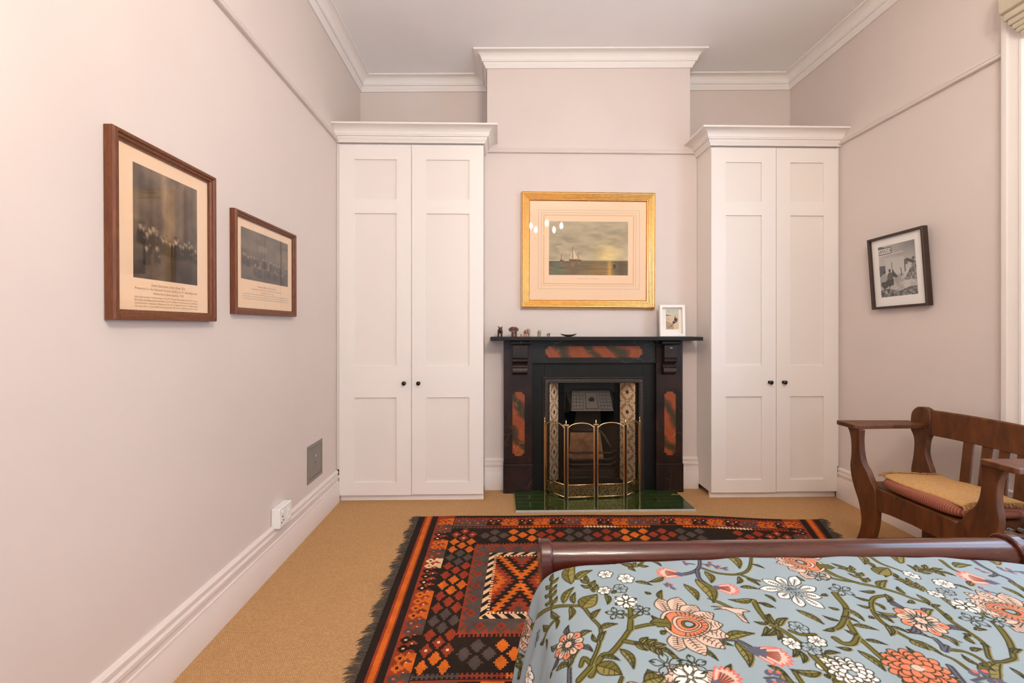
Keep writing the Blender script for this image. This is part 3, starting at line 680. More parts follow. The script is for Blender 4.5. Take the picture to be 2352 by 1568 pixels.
# ------------------------------------------------------------------ framed pictures (local x right, z up, front towards -y)
def frame_rails(t, w, h, prof, m, name='frame'):
    path = [(-w / 2, -h / 2), (-w / 2, h / 2), (w / 2, h / 2), (w / 2, -h / 2)]
    return MB().sweep(path, prof, -1, True, mapf=lambda x, y, d: (x, -d, y)).build(name, m, t, smooth=30)
def picture(name, label, loc, rot, w, h, prof, m, mount, inset, back):
    t = thing(name, label, 'picture', loc, 'framed pictures on the walls', local=True, rot=rot)
    frame_rails(t, w, h, prof, m)
    box('mount', mount, -w / 2 + inset, w / 2 - inset, -back, -back + .004, -h / 2 + inset, h / 2 - inset, t)
    box('glass_pane', M['glass'], -w / 2 + inset, w / 2 - inset, -back - .005, -back - .0035, -h / 2 + inset, h / 2 - inset, t)
    return t
WP = lambda wd, dp: [(0, 0), (0, dp * .8), (wd * .12, dp), (wd * .4, dp), (wd * .5, dp * .82), (wd * .72, dp * .78), (wd * .84, dp * .6), (wd, dp * .55), (wd, 0)]
def caption(t, y, lines):
    # lines: (x, z, size, text, align)
    for (x, z, sz, txt, al, width) in lines:
        me = text_mesh(txt, sz, .35, al); o = link('lettering', me, M['ink'], t)
        wd = max(1e-4, o.dimensions.x); xs = [v.co.x for v in me.vertices]; ww = max(xs) - min(xs)
        o.rotation_euler = (pi / 2, 0, 0); o.location = (x, y, z)
        if width and ww > 0: o.scale = (width / ww, 1, 1)
# 1. large print on the left wall: dim sepia interior with a seated crowd (generic)
def crowd(w, h, seed, heads, c_lo, c_hi, curtain):
    cv = Canvas(0, w, 0, h, .0028, (0, 0, 0)); ny, nx = cv.a.shape[:2]
    n = vnoise(ny, nx, 5, 4, 5, seed); X, Y = np.meshgrid(cv.x / w, cv.y / h)
    b = .26 + .8 * (n - .47) + .22 * Y
    if curtain: b += .30 * np.exp(-((X - .45) / .09) ** 2) * (Y > .3) * (.6 + .8 * n) + .12 * ((X > .5) & (X < .76) & (Y > .42)) + .06 * np.sin(X * 46) * (Y > .36)
    b -= .16 * ssm(.36, .1, Y) * ssm(.3, .55, X)
    b = np.clip(b, 0, 1)[..., None]; cv.a = np.array(c_lo) * (1 - b) + np.array(c_hi) * b
    r = np.random.default_rng(seed)
    for (hx, hy, s) in sorted(heads, key=lambda q: -q[1]):
        k_ = .55 + .5 * r.random(); dk = tuple(np.array(c_lo) * k_); hx *= w; hy *= h; s *= h; sk = (188 + 24 * r.random(), 158 + 20 * r.random(), 128 + 16 * r.random())
        cv.poly([(hx - s * 1.9, hy - s * 6.5), (hx - s * 1.75, hy - s * 2.3), (hx - s * .6, hy - s * 1.15), (hx + s * .6, hy - s * 1.15), (hx + s * 1.8, hy - s * 2.3), (hx + s * 2.1, hy - s * 6.5)], dk, .75)
        cv.ell(hx, hy, s * .8, s * 1.08, sk, .9); cv.ell(hx + s * .38, hy - s * .1, s * .42, s * .95, (112, 88, 70), .6); cv.ell(hx - s * .1, hy + s * .75, s * .74, s * .42, dk, .75)
        cv.poly([(hx - s * .28, hy - s * 1.1), (hx + s * .3, hy - s * 1.1), (hx, hy - s * 2.3)], (206, 182, 152), .8)
        if r.random() < .6: cv.ell(hx + s * (r.random() * 3 - 1.5), hy - s * 3.6, s * .42, s * .34, sk, .8)
    for q_ in range(3): cv.a[1:-1, 1:-1] = (cv.a[1:-1, 1:-1] * 2 + cv.a[:-2, 1:-1] + cv.a[2:, 1:-1] + cv.a[1:-1, :-2] + cv.a[1:-1, 2:]) / 6
    return cv
r = np.random.default_rng(5)
hd1 = [(.30 + .09 * k + .03 * r.random(), .40 + .03 * r.random(), .017) for k in range(7)] + [(.08 + .05 * k + .02 * r.random(), .38 + .1 * r.random(), .022 + .006 * r.random()) for k in range(6)] + [(.42 + .055 * k, .36 + .05 * r.random(), .021) for k in range(9)] + [(.14, .47, .024), (.24, .44, .022), (.62, .41, .030), (.9, .40, .022), (.97, .36, .022), (.33, .30, .022), (.18, .28, .024)]
yc, zc_ = 1.763, 1.70; W1, H1 = .535, .632
p1 = picture('framed_print', 'largest brown-framed sepia print, nearest on the left wall', (XL + .002, yc, zc_), (0, radians(-.4), radians(90)), W1, H1, WP(.036, .034), M['frame_wood'], M['mount'], .03, .014)
pw, ph = .334, .398
print_mesh('print', crowd(pw, ph, 3, hd1, (52, 42, 38), (166, 138, 112), True), -pw / 2 - .002, 1.533 - zc_, -.0145, p1)
caption(p1, -.0148, [(-.0, 1.512 - zc_, .015, 'Some Statesmen of the Great War', 'CENTER', .18), (0, 1.497 - zc_, .012, 'Presented to the National Portrait Gallery by Sir Abe Bailey Bart.', 'CENTER', .33), (0, 1.482 - zc_, .012, 'Painted by Sir James Guthrie, 1930', 'CENTER', .16),
    (0, 1.467 - zc_, .0085, 'Left to right standing Sir Robert Borden, Rt Hon W. F. Massey, General Botha, Rt Hon W. M. Hughes,', 'CENTER', .33), (0, 1.456 - zc_, .0085, 'Earl Grey, Lord Birkenhead, Lord Balfour, Sir Eric Geddes, Rt Hon Bonar Law, Lord Milner,', 'CENTER', .33), (0, 1.445 - zc_, .0085, 'Lord Kitchener, Maharaja of Bikaner, Rt Hon H. H. Asquith, Rt Hon D. Lloyd George,', 'CENTER', .33), (0, 1.434 - zc_, .0085, 'Rt Hon W. S. Churchill, Lord Curzon, Rt Hon G. Barnes, Lord Grey', 'CENTER', .33)])
# 2. smaller, wider print
yc2, zc2 = 2.508, 1.679; W2, H2 = .648, .502
p2 = picture('framed_print', 'smaller brown-framed sepia group print beside the left wardrobe', (XL + .002, yc2, zc2), (0, radians(-.3), radians(90)), W2, H2, WP(.032, .03), M['frame_wood'], M['mount'], .026, .012)
hd2 = [(.05, .50, .034), (.08, .49, .03), (.13, .45, .03), (.19, .47, .028), (.25, .47, .028), (.31, .47, .028), (.43, .49, .032), (.48, .48, .03), (.59, .47, .032), (.66, .44, .028), (.73, .43, .03), (.79, .43, .03), (.26, .32, .034), (.35, .30, .036), (.54, .30, .03), (.68, .28, .032), (.73, .25, .03), (.86, .24, .036), (.96, .44, .036)]
pw2, ph2 = .497, .256
cv = crowd(pw2, ph2, 9, hd2, (66, 58, 52), (150, 132, 112), False)
for (a, b, c, d) in ((.33, .5, .62, .74), (.86, .99, .55, .8)): cv.poly([(a * pw2, c * ph2), (b * pw2, c * ph2), (b * pw2, d * ph2), (a * pw2, d * ph2)], (176, 154, 130), .35)
for a in (.39, .69): cv.line([(a * pw2, 0), (a * pw2, ph2)], .004, (92, 80, 70), .5)
print_mesh('print', cv, -pw2 / 2 - .005, 1.604 - zc2, -.0125, p2)
caption(p2, -.0128, [(0, 1.575 - zc2, .013, 'Some Sea Officers of the Great War', 'CENTER', .2), (0, 1.560 - zc2, .01, 'Presented to the National Portrait Gallery by Sir Abe Bailey Bart.', 'CENTER', .32), (0, 1.545 - zc2, .01, 'Painted by Sir Arthur Cope', 'CENTER', .14)])
for k in range(3):
    sq = MB(); n_ = 60
    for i in range(n_): 
        x = -.24 + i * .008; hh = .003 + .003 * r.random(); zz = 1.53 - .012 * k - zc2
        sq.add([(x, -.0128, zz), (x + .0055 * (.5 + r.random() * .5), -.0128, zz), (x + .0065, -.0128, zz + hh), (x + .001, -.0128, zz + hh)], [(0, 1, 2, 3)])
    sq.build('lettering', M['pencil'], p2, kind='stuff')
# 3. gilt-framed seascape over the mantel (generic sunset sea)
gw, gh = 1.137, .984; gx, gz = .7595, 2.02
GP = [(0, 0), (0, .030)]
for (q0, wq, hq) in ((.0, .008, .034), (.009, .013, .040), (.023, .010, .036), (.034, .010, .031), (.045, .010, .026), (.056, .011, .021), (.068, .007, .014)):
    GP += [(q0 + wq * k / 6, hq - .0045 * (1 - sin(pi * k / 6))) for k in range(7)]
GP += [(.078, .008), (.078, 0)]
p3 = picture('gilt_framed_picture', 'wide gold-framed seascape print hanging above the mantelpiece', (gx, YB - .002, gz), (radians(.0), radians(.25), 0), gw, gh, GP, M['gold'], M['mount'], .07, .010)
def seascape(w, h):
    cv = Canvas(0, w, 0, h, .0034, (0, 0, 0)); ny, nx = cv.a.shape[:2]; X, Y = np.meshgrid(cv.x / w, cv.y / h)
    n = vnoise(ny, nx, 5, 3, 5, 21); n2 = vnoise(ny, nx, 12, 2, 4, 8); hz = .27
    sky = np.array([178, 164, 134]) + (n - .5)[..., None] * np.array([70, 66, 56]); d = np.hypot((X - .74) * 1.4, (Y - .36))
    g = np.exp(-(d / .22) ** 2)[..., None]; sky = sky * (1 - .75 * g) + np.array([236, 206, 134]) * .75 * g
    cl = (ssm(.46, .62, n) * np.exp(-(((X - .24) / .26) ** 2 + ((Y - .52) / .2) ** 2)))[..., None]; sky = sky * (1 - .75 * cl) + np.array([128, 116, 98]) * .75 * cl
    sea = np.array([112, 102, 78]) + (n2 - .5)[..., None] * np.array([60, 52, 40]); tl = np.exp(-(((X - .5) / .22) ** 2))[..., None] * (Y / hz)[..., None]
    sea = sea * (1 - .5 * tl) + np.array([92, 104, 84]) * .5 * tl
    wl = (np.exp(-((X - .77) / .03) ** 2) * .8 + .35 * np.exp(-((X - .70) / .18) ** 2) * (1 - Y / hz))[..., None]; sea = sea * (1 - np.clip(wl, 0, 1)) + np.array([212, 162, 74]) * np.clip(wl, 0, 1)
    cv.a = np.where((Y > hz)[..., None], sky, sea)
    st_ = vnoise(ny, nx, 60, 5, 3, 14); cv.a = cv.a + np.where(Y > hz, (vnoise(ny, nx, 9, 4, 4, 31) - .5) * 40 * (1 + np.exp(-(d / .4) ** 2)), (st_ - .5) * 70)[..., None] * np.array([1, .92, .7])
    for (bx, bw, bc) in ((.10, .05, (94, 108, 82)), (.30, .07, (120, 84, 56)), (.44, .05, (132, 100, 60)), (.60, .12, (150, 108, 60)), (.92, .09, (86, 72, 52))):
        m_ = (np.exp(-((X - bx) / bw) ** 2) * (Y < hz) * (.35 + .5 * st_))[..., None]; cv.a = cv.a * (1 - m_) + np.array(bc) * m_
    cv.line([(0, hz * h), (w * .35, hz * h)], .006, (214, 198, 166)); cv.line([(w * .35, hz * h), (w, hz * h)], .004, (150, 136, 108))
    for (sx, sz, s, c) in ((.30, .27, .22, (218, 198, 160)), (.38, .27, .13, (206, 184, 144)), (.16, .27, .1, (200, 180, 146))):
        x0, z0 = sx * w, sz * h; q = s * h
        cv.poly([(x0 - q * .35, z0 + .01), (x0 - q * .25, z0 - .008), (x0 + q * .3, z0 - .008), (x0 + q * .4, z0 + .012)], (110, 76, 46)); cv.line([(x0, z0), (x0, z0 + q * 1.15)], .005, (110, 88, 60))
        cv.poly([(x0 + .003, z0 + q * .12), (x0 + q * .42, z0 + q * .16), (x0 + .003, z0 + q * 1.05)], c); cv.poly([(x0 - .004, z0 + q * .14), (x0 - q * .3, z0 + q * .18), (x0 - .004, z0 + q * .85)], tuple(v * .9 for v in c)); cv.poly([(x0 - q * .2, z0 - .012), (x0 + q * .3, z0 - .012), (x0 + q * .12, z0 - q * .55), (x0 - .02, z0 - q * .5)], (150, 126, 90), .45)
    cv.ell(.83 * w, .17 * h, .012, .02, (66, 54, 34)); return cv
k3 = 1.04   # print rectangle, from the photograph at the picture plane
a = PY(1261, 508, YB - .012); b = PY(1442, 632, YB - .012)
print_mesh('print', seascape(b.x - a.x, a.z - b.z), a.x - gx, b.z - gz, -.0105, p3)
def rect_line(t, x0, x1, z0, z1, wd, m, y, name):
    MB().plate([x0, x0 + wd, x1 - wd, x1], [z0, z0 + wd, z1 - wd, z1], {(1, 1)}, 1, y - .0006, y).build(name, m, t)
M['mount_gold'] = mat('gilt_mount_bevel', C(226, 176, 120), .5)
for (xa_, ya_, xb_, yb_, wd, m, nm) in ((1236, 482, 1469, 664, .003, M['pencil'], 'ruled_line'), (1243, 488, 1461, 657, .003, M['pencil'], 'ruled_line'), (1248, 493, 1456, 653, .008, M['mount_gold'], 'mount_bevel')):
    a = PY(xa_, ya_, YB - .012); b = PY(xb_, yb_, YB - .012); rect_line(p3, a.x - gx, b.x - gx, b.z - gz, a.z - gz, wd, m, -.0101, nm)
me = text_mesh('THE FIGHTING TEMERAIRE', .02); o = link('lettering', me, M['pencil'], p3); a = PY(1350, 640, YB - .012); o.rotation_euler = (pi / 2, 0, 0); o.location = (a.x - gx, -.0104, a.z - gz); o.scale = (.78, .8, 1)
# 4. black-and-white photograph on the right wall, leaning out at the top
def bw_photo(w, h):
    cv = Canvas(0, w, 0, h, .0024, (0, 0, 0)); ny, nx = cv.a.shape[:2]; X, Y = np.meshgrid(cv.x / w, cv.y / h); n = vnoise(ny, nx, 24, 20, 3, 4); n1 = vnoise(ny, nx, 4, 3, 4, 6)
    g = 196 - 60 * ssm(.5, 1., Y) * X + 20 * (n1 - .5)
    g = np.where(Y < .42 + .12 * ssm(.6, 1, X), 188 + 90 * (n1 - .5) + 50 * (n - .5), g)
    rk = (Y > .28 + 0 * X) & (Y < .30 + .32 * ssm(.62, 1., X)) & (X > .62); g = np.where(rk, 140 + 190 * (n - .5), g)
    g = np.where(Y < .13 + .03 * np.sin(X * 9), 110 + 240 * (n - .5), g); g = np.clip(g, 28, 235)
    cv.a = np.stack([g * 1.0, g * .97, g * .93], -1); P = lambda *q: [(a * w, b * h) for a, b in q]
    cv.poly(P((0, .40), (0, .62), (.17, .62), (.17, .48)), (92, 90, 86)); cv.poly(P((.17, .42), (.70, .42), (.70, .74), (.17, .76)), (206, 202, 194), .6); cv.poly(P((.70, .44), (.72, .44), (.72, .66), (.70, .66)), (60, 58, 56))
    for k in range(14): cv.ell((.75 + .2 * (k * .618 % 1)) * w, (.60 + .07 * (k * .37 % 1)) * h, .012, .01, (84, 82, 78), .8)
    cv.poly(P((0, .84), (.37, .84), (.37, .955), (0, .955)), (214, 210, 202)); cv.line(P((0, .84), (.37, .84), (.37, .955), (0, .955)), .004, (40, 38, 36)); cv.line(P((0, .815), (.68, .83)), .003, (240, 236, 228)); cv.poly(P((0, .96), (.2, .96), (.1, 1), (0, 1)), (70, 68, 64), .7)
    for (x, y, s) in ((.14, .45, 1.), (.29, .47, .95)):
        cv.poly(P((x - .09, y - .17 * s), (x - .07, y - .04), (x - .03, y), (x + .04, y), (x + .08, y - .05), (x + .09, y - .17 * s)), (168, 164, 156) if x < .2 else (96, 94, 90)); cv.ell(x * w, (y + .035) * h, .0085, .012, (58, 54, 50)); cv.poly(P((x - .11, y - .15 * s), (x + .1, y - .15 * s), (x + .09, y - .26 * s), (x - .03, y - .29 * s), (x - .12, y - .22 * s)), (58, 56, 54), .9); cv.line(P((x - .02, y - .24 * s), (x - .03, y - .32 * s)), .006, (40, 38, 36))
    cv.poly(P((.36, .55), (.42, .46), (.52, .36), (.44, .35), (.35, .40)), (76, 74, 72)); cv.line(P((.365, .66), (.36, .55)), .004, (60, 58, 56)); cv.line(P((.60, .52), (.61, .40), (.58, .385)), .005, (66, 64, 62)); cv.line(P((.60, .40), (.63, .385)), .004, (66, 64, 62))
    return cv
yc4 = (3.265 + 2.824 + 2.798 + 3.227) / 4; zc4 = 1.753
BPF = [(0, 0), (0, .034), (.002, .036), (.015, .036), (.017, .034), (.017, .024), (.018, 0)]
p4 = picture('framed_photograph', 'dark-framed black-and-white photograph with white mount on the right wall', (XR - .022, yc4, zc4), (radians(3.2), radians(-1.2), radians(-90)), .432, .506, BPF, M['dark_frame'], M['mount_white'], .012, .016)
pw4, ph4 = .284, .356
print_mesh('print', bw_photo(pw4, ph4), -pw4 / 2 - .004, -ph4 / 2 + .006, -.0165, p4)
me = text_mesh('GANUCA', .036); o = link('lettering', me, M['ink_black'], p4); bmt = bmesh.new(); bmt.from_mesh(me); xs = [v.co.x for v in bmt.verts]; x0_ = min(xs); x1_ = max(xs)
bmesh.ops.bisect_plane(bmt, geom=bmt.verts[:] + bmt.edges[:] + bmt.faces[:], plane_co=(x0_ + (x1_ - x0_) * .1, 0, 0), plane_no=(-1, 0, 0), clear_outer=True); bmt.to_mesh(me); bmt.free()
o.rotation_euler = (pi / 2, 0, 0); sc_ = .36 * pw4 * 1.1 / (x1_ - x0_); o.scale = (sc_, .95, 1); o.location = (-pw4 / 2 - .004 + .004 - (x0_ + (x1_ - x0_) * .1) * sc_, -.0168, -ph4 / 2 + .006 + .895 * ph4)
# 5. small white frame standing on the mantel
def beach(w, h):
    cv = Canvas(0, w, 0, h, .0016, (0, 0, 0)); ny, nx = cv.a.shape[:2]; X, Y = np.meshgrid(cv.x / w, cv.y / h); n = vnoise(ny, nx, 6, 4, 4, 2)[..., None] - .5
    sky = np.array([200, 198, 176]) + 20 * n; sand = np.array([214, 188, 154]) + 30 * n; wet = np.array([176, 150, 124]) + 30 * n
    cv.a = np.where((Y > .68)[..., None], sky, np.where(((Y < .42 - .3 * X) & (X < .6))[..., None], wet, sand)); P = lambda *q: [(a * w, b * h) for a, b in q]
    cv.poly(P((0, .67), (.5, .67), (.3, .70), (0, .73)), (92, 92, 84)); cv.poly(P((0, .42), (.2, .5), (.2, .64), (0, .64)), (186, 190, 180), .7)
    cv.poly(P((.62, .44), (.66, .56), (.80, .58), (.92, .50), (.86, .36), (.74, .32)), (52, 50, 84)); cv.ell(.72 * w, .61 * h, .0045, .006, (150, 106, 82)); cv.line(P((.66, .55), (.72, .66), (.77, .73)), .004, (186, 142, 110))
    cv.poly(P((.84, .36), (.74, .30), (.52, .26), (.28, .10), (.34, .10), (.50, .20), (.54, .40), (.62, .41), (.76, .34)), (52, 34, 30)); cv.line(P((.80, .32), (.68, .40)), .003, (232, 226, 214)); cv.line(P((.20, .56), (.20, .47)), .004, (168, 120, 96)); cv.ell(.25 * w, .87 * h, .002, .004, (110, 112, 112)); return cv
ph5 = thing('photo_frame', 'small white frame with a beach photo standing on the mantelpiece', 'photo frame', (PY(1543, 772, 3.745).x, 3.745, SHZ), local=True, rot=(radians(-4), 0, radians(-4)))
fw, fh = .205, .262
path = [(-fw / 2, 0.0), (-fw / 2, fh), (fw / 2, fh), (fw / 2, 0.0)]
MB().sweep(path, [(0, -.004), (0, .03), (.002, .032), (.020, .032), (.022, .03), (.022, -.004)], -1, True, mapf=lambda x, y, d: (x, -d, y)).build('frame', M['white_frame'], ph5, smooth=30)
box('mount', M['mount_white'], -fw / 2 + .018, fw / 2 - .018, 0, .003, .018, fh - .018, ph5); box('back_board', M['dark_frame'], -fw / 2 + .018, fw / 2 - .018, .0035, .006, .018, fh - .018, ph5)
print_mesh('print', beach(.104, .168), -.045, .062, -.0006, ph5); box('glass_pane', M['glass'], -fw / 2 + .02, fw / 2 - .02, -.024, -.0225, .02, fh - .02, ph5)

# ------------------------------------------------------------------ wall fittings
so = thing('socket_outlet', 'white surface-mounted double socket above the left skirting board', 'socket', (XL, 2.655, .285))
b0 = (PX(623, 1167, XL).y, PX(673, 1150, XL + .045).y)
SY0, SY1, SZ0, SZ1, SX = 2.575, 2.722, .232, .344, XL + .05
body = MB().prism([(SY0, SZ0), (SY1, SZ0), (SY1, SZ1), (SY0, SZ1)], 0, XL + .001, SX).build('back_box', M['white_plastic'], so, .006, seg=3)
for (y, z, r_) in ((SY0 + .10, SZ0 + .075, .014), (SY0 + .105, SZ0 + .04, .022)): MB().lathe([(r_, 0), (r_, .003), (r_ * .8, .0035), (r_ * .8, .0005)], (SX - .001, y, z), 'x', 18).build('rocker' if r_ < .02 else 'recess', M['white_plastic'], so, smooth=True)
MB().lathe([(.011, 0), (.011, .004), (.008, .005)], (SX - .001, SY0 + .035, SZ0 + .085), 'x', 16).build('rocker', M['white_plastic'], so, smooth=True)
for (y, z) in ((SY0 + .035, SZ0 + .058), (SY0 + .024, SZ0 + .028), (SY0 + .046, SZ0 + .034)): MB().lathe([(.005, 0), (.005, .0012)], (SX - .0005, y, z), 'x', 12).build('pin_hole', M['black'], so)
sf = thing('wall_safe', 'small grey steel wall safe set in the left wall', 'safe', (XL, 3.18, .44))
y0, y1, z0, z1 = 3.055, 3.313, .314, .567
MB().plate([y0, y0 + .022, y1 - .022, y1], [z0, z0 + .024, z1 - .024, z1], {(1, 1)}, 0, XL - .001, XL + .004).build('frame', M['grey_steel'], sf, .001)
dr = box('door', M['grey_steel'], XL - .003, XL + .003, y0 + .0245, y1 - .0245, z0 + .0265, z1 - .0265, sf, .001)
box('gap', M['black'], XL - .004, XL + .0005, y0 + .02, y1 - .02, z0 + .022, z1 - .022, sf)
MB().lathe([(.011, 0), (.011, .006), (.006, .008)], (XL + .002, 3.185, .478), 'x', 16).build('lock', mat('chrome', C(210, 208, 204), .15, metal=1.), dr, smooth=True)
MB().lathe([(.005, 0), (.005, .001)], (XL + .003, 3.185, .43), 'x', 10).build('keyhole', M['black'], dr)

# ------------------------------------------------------------------ chandelier (above and behind the camera, seen in the picture glass)
ch = thing('chandelier', 'brass chandelier with candle bulbs and glass drops', 'chandelier', (.80, 0, ceil_z(.8)))
CXc, CYc, CZc = .80, 0.0, 2.93
MB().lathe([(.06, 0), (.06, -.02), (.02, -.04), (.006, -.05)], (CXc, CYc, ceil_z(CXc)), 'z', 20).build('ceiling_rose', M['brass'], ch, smooth=True)
MB().tube([(CXc, CYc, ceil_z(CXc) - .04), (CXc, CYc, CZc + .2)], .006, 8).build('rod', M['brass'], ch)
MB().lathe([(.012, .22), (.03, .18), (.018, .1), (.045, .03), (.05, 0), (.03, -.04), (.012, -.09), (.004, -.12)], (CXc, CYc, CZc), 'z', 18).build('stem', M['brass'], ch, smooth=True)
t = NT('lit_bulb'); t.b.inputs['Base Color'].default_value = (1, .9, .75, 1); t.b.inputs['Emission Color'].default_value = (1, .905, .775, 1); t.b.inputs['Emission Strength'].default_value = BULB_STRENGTH; M['bulb'] = t.m
M['crystal'] = mat('cut_glass_drop', C(236, 236, 240), .05, spec=.8)
for k in range(5):
    a = 2 * pi * k / 5 + .35; ux, uy = cos(a), sin(a)
    pts = [(CXc + ux * q, CYc + uy * q, CZc + zz) for q, zz in ((.03, .02), (.1, -.05), (.18, -.05), (.25, .0), (.27, .05))]
    ar = MB().tube(pts, .008, 8).build('arm', M['brass'], ch, smooth='all')
    ex, ey = CXc + ux * .27, CYc + uy * .27
    MB().lathe([(.03, .0), (.034, .008), (.012, .014), (.012, .06), (.01, .062)], (ex, ey, CZc + .05), 'z', 14).build('candle_cup', M['brass'], ar, smooth=True)
    MB().lathe([(.010, 0), (.02, .018), (.026, .04), (.022, .062), (.012, .085), (.003, .1)], (ex, ey, CZc + .112), 'z', 14).build('bulb', M['bulb'], ar, smooth='all')
    for q in range(3): MB().lathe([(.001, 0), (.008, -.02), (.001, -.045)], (CXc + ux * (.14 + .05 * q), CYc + uy * (.14 + .05 * q), CZc - .06 + .02 * q), 'z', 6).build('glass_drop', M['crystal'], ar)

# ------------------------------------------------------------------ armchair
chx = thing('armchair', 'wide brown wooden armchair with flat arms and a slatted back', 'armchair', (2.33, 2.285, 0))
MIDY = 2.285
outL = [(2.715, .765), (2.695, .731), (2.684, .679), (2.683, .607), (2.691, .539), (2.681, .471), (2.660, .412), (2.630, .348), (2.611, .28), (2.609, .227), (2.625, .161), (2.662, .084), (2.690, .03), (2.695, 0)]
inR = [(2.575, 0), (2.565, .06), (2.540, .141), (2.521, .202), (2.509, .259), (2.503, .33), (2.508, .44), (2.518, .463), (2.540, .49), (2.569, .539), (2.595, .568), (2.614, .62), (2.622, .694), (2.618, .765)]
def curve2(P, n=3):
    Q = [Vector(p) for p in P]; Q = [2 * Q[0] - Q[1]] + Q + [2 * Q[-1] - Q[-2]]; out = []
    for k in range(1, len(Q) - 2):
        for i in range(n):
            t_ = i / n; a, b, c, d = Q[k - 1], Q[k], Q[k + 1], Q[k + 2]
            out.append(tuple(.5 * (2 * b + (c - a) * t_ + (2 * a - 5 * b + 4 * c - d) * t_ ** 2 + (3 * b - a - 3 * c + d) * t_ ** 3)))
    return out + [tuple(P[-1])]
outL, inR = curve2(outL), curve2(inR)
for s in (0, 1):
    pts = outL + inR
    if s: pts = [(2 * MIDY - y, z) for y, z in pts]
    MB().prism(pts, 0, 2.112, 2.147).build('front_leg', M['chair_wood'], chx, .004, True)
MB().prism([(2.507, .335), (2.507, .445), (2.5, .462), (2.07, .462), (2.063, .445), (2.063, .335), (2.15, .345), (2.285, .35), (2.42, .345)], 0, 2.116, 2.144).build('front_rail', M['chair_wood'], chx, .004)
# back posts follow the lean of the back
def lean(z): return 2.503 + .03 * max(0, z - .42) / .45 if z > .42 else 2.503 + .05 * (.42 - z) / .42
backL = [(2.700, .885), (2.722, .868), (2.738, .84), (2.741, .80), (2.741, .75), (2.717, .708), (2.707, .66), (2.709, .58), (2.717, .50), (2.70, .42), (2.68, .3), (2.672, .18), (2.69, .06), (2.70, 0)]
backR = [(2.60, 0), (2.595, .08), (2.58, .2), (2.572, .32), (2.575, .44), (2.588, .52), (2.615, .575), (2.632, .63), (2.628, .70), (2.616, .735), (2.612, .80), (2.625, .872), (2.66, .89)]
backL, backR = curve2(backL), curve2(backR)
for s in (0, 1):
    pts = backL + backR
    if s: pts = [(2 * MIDY - y, z) for y, z in pts]
    MB().loft([[(lean(z), y, z) for y, z in pts], [(lean(z) + .034, y, z) for y, z in pts]]).build('back_leg', M['chair_wood'], chx, .004, True)
    ya, yb = (2.632, 2.779) if not s else (2 * MIDY - 2.779, 2 * MIDY - 2.632)
    MB().prism([(2.09, ya + .01), (2.10, ya), (2.535, ya + .012), (2.535, yb - .012), (2.10, yb), (2.09, yb - .01)], 2, .765, .79).build('armrest', M['chair_wood'], chx, .004)
    yr = 2.63 if not s else 2 * MIDY - 2.63
    box('side_rail', M['chair_wood'], 2.147, 2.503, yr - .014, yr + .014, .35, .455, chx, .003)
    box('stretcher', M['chair_wood'], 2.147, 2.535, yr - .012, yr + .012, .083, .122, chx, .003)
N = 16; top = []; bot = []
cr = MB(); rings = []
for k in range(N + 1):
    y = 2.612 - (2.612 - (2 * MIDY - 2.612)) * k / N; q = (y - MIDY) / .33
    zt = .880 - .006 * q * q; zb = .733 + .006 * (1 - q * q); xo = .018 * (1 - q * q)
    rings.append([(lean(zb) + xo, y, zb), (lean(zb) + xo + .026, y, zb), (lean(zt) + xo + .026, y, zt), (lean(zt) + xo + .012, y, zt + .006), (lean(zt) + xo, y, zt)])
MB().loft(rings).build('crest_rail', M['chair_wood'], chx, .002, True)
box('back_seat_rail', M['chair_wood'], 2.495, 2.523, 2 * MIDY - 2.58, 2.58, .37, .45, chx, .003)
for yc_, hw in ((2.413, .026), (2.318, .027), (2.237, .025), (2.155, .025), (2.07, .026)):
    q = (yc_ - MIDY) / .33; xo = .016 * (1 - q * q)
    MB().loft([[(lean(z) + xo * (z - .42) / .3 + dx, y, z) for dx, y in ((.006, yc_ - hw), (.018, yc_ - hw), (.018, yc_ + hw), (.006, yc_ + hw))] for z in (.44, .74)]).build('back_slat', M['chair_wood'], chx, .002)
for k in range(4):
    xk = 2.20 + k * .05; hel = [(xk + .007 * cos(a), 1.985 + .0013 * a, .449 + .007 * sin(a)) for a in [i * pi / 5 for i in range(30)]]
    MB().tube(hel, .0016, 5).build('seat_spring', M['pewter'], chx)
box('seat_base', M['chair_wood'], 2.147, 2.494, 2.05, 2.60, .425, .4622, chx)
# striped squab cushion
def soft_box(x0, x1, y0, y1, z0, z1, n=26, p=5., top_f=None, tz=0.):
    mb_ = MB(); R = []
    for i in range(n + 1):
        ph_ = -pi / 2 + pi * i / n; r_ = max(.02, abs(cos(ph_)) ** .2); zz = (z0 + z1) / 2 + (z1 - z0) / 2 * (1 if sin(ph_) > 0 else -1) * abs(sin(ph_)) ** .9
        ring = []
        for k in range(48):
            a_ = 2 * pi * k / 48; c_, s_ = cos(a_), sin(a_); f = (abs(c_) ** p + abs(s_) ** p) ** (-1 / p)
            ring.append(((x0 + x1) / 2 + (x1 - x0) / 2 * c_ * f * r_, (y0 + y1) / 2 + (y1 - y0) / 2 * s_ * f * r_, zz))
        R.append(ring)
    return mb_.loft(R)
t = NT('red_striped_cotton'); w = t.n('ShaderNodeTexWave'); w.wave_type = 'BANDS'; w.bands_direction = 'Y'; w.inputs['Scale'].default_value = 30; w.inputs['Distortion'].default_value = .6; w.inputs['Detail'].default_value = 2; t.l(t.coords(), w.inputs['Vector'])
t.l(t.ramp(w.outputs['Fac'], [(0, C(128, 66, 46)), (.5, C(146, 80, 56)), (.9, C(150, 84, 60)), (1, C(178, 118, 90))]), t.b.inputs['Base Color']); t.b.inputs['Roughness'].default_value = .9; M['stripe'] = t.m
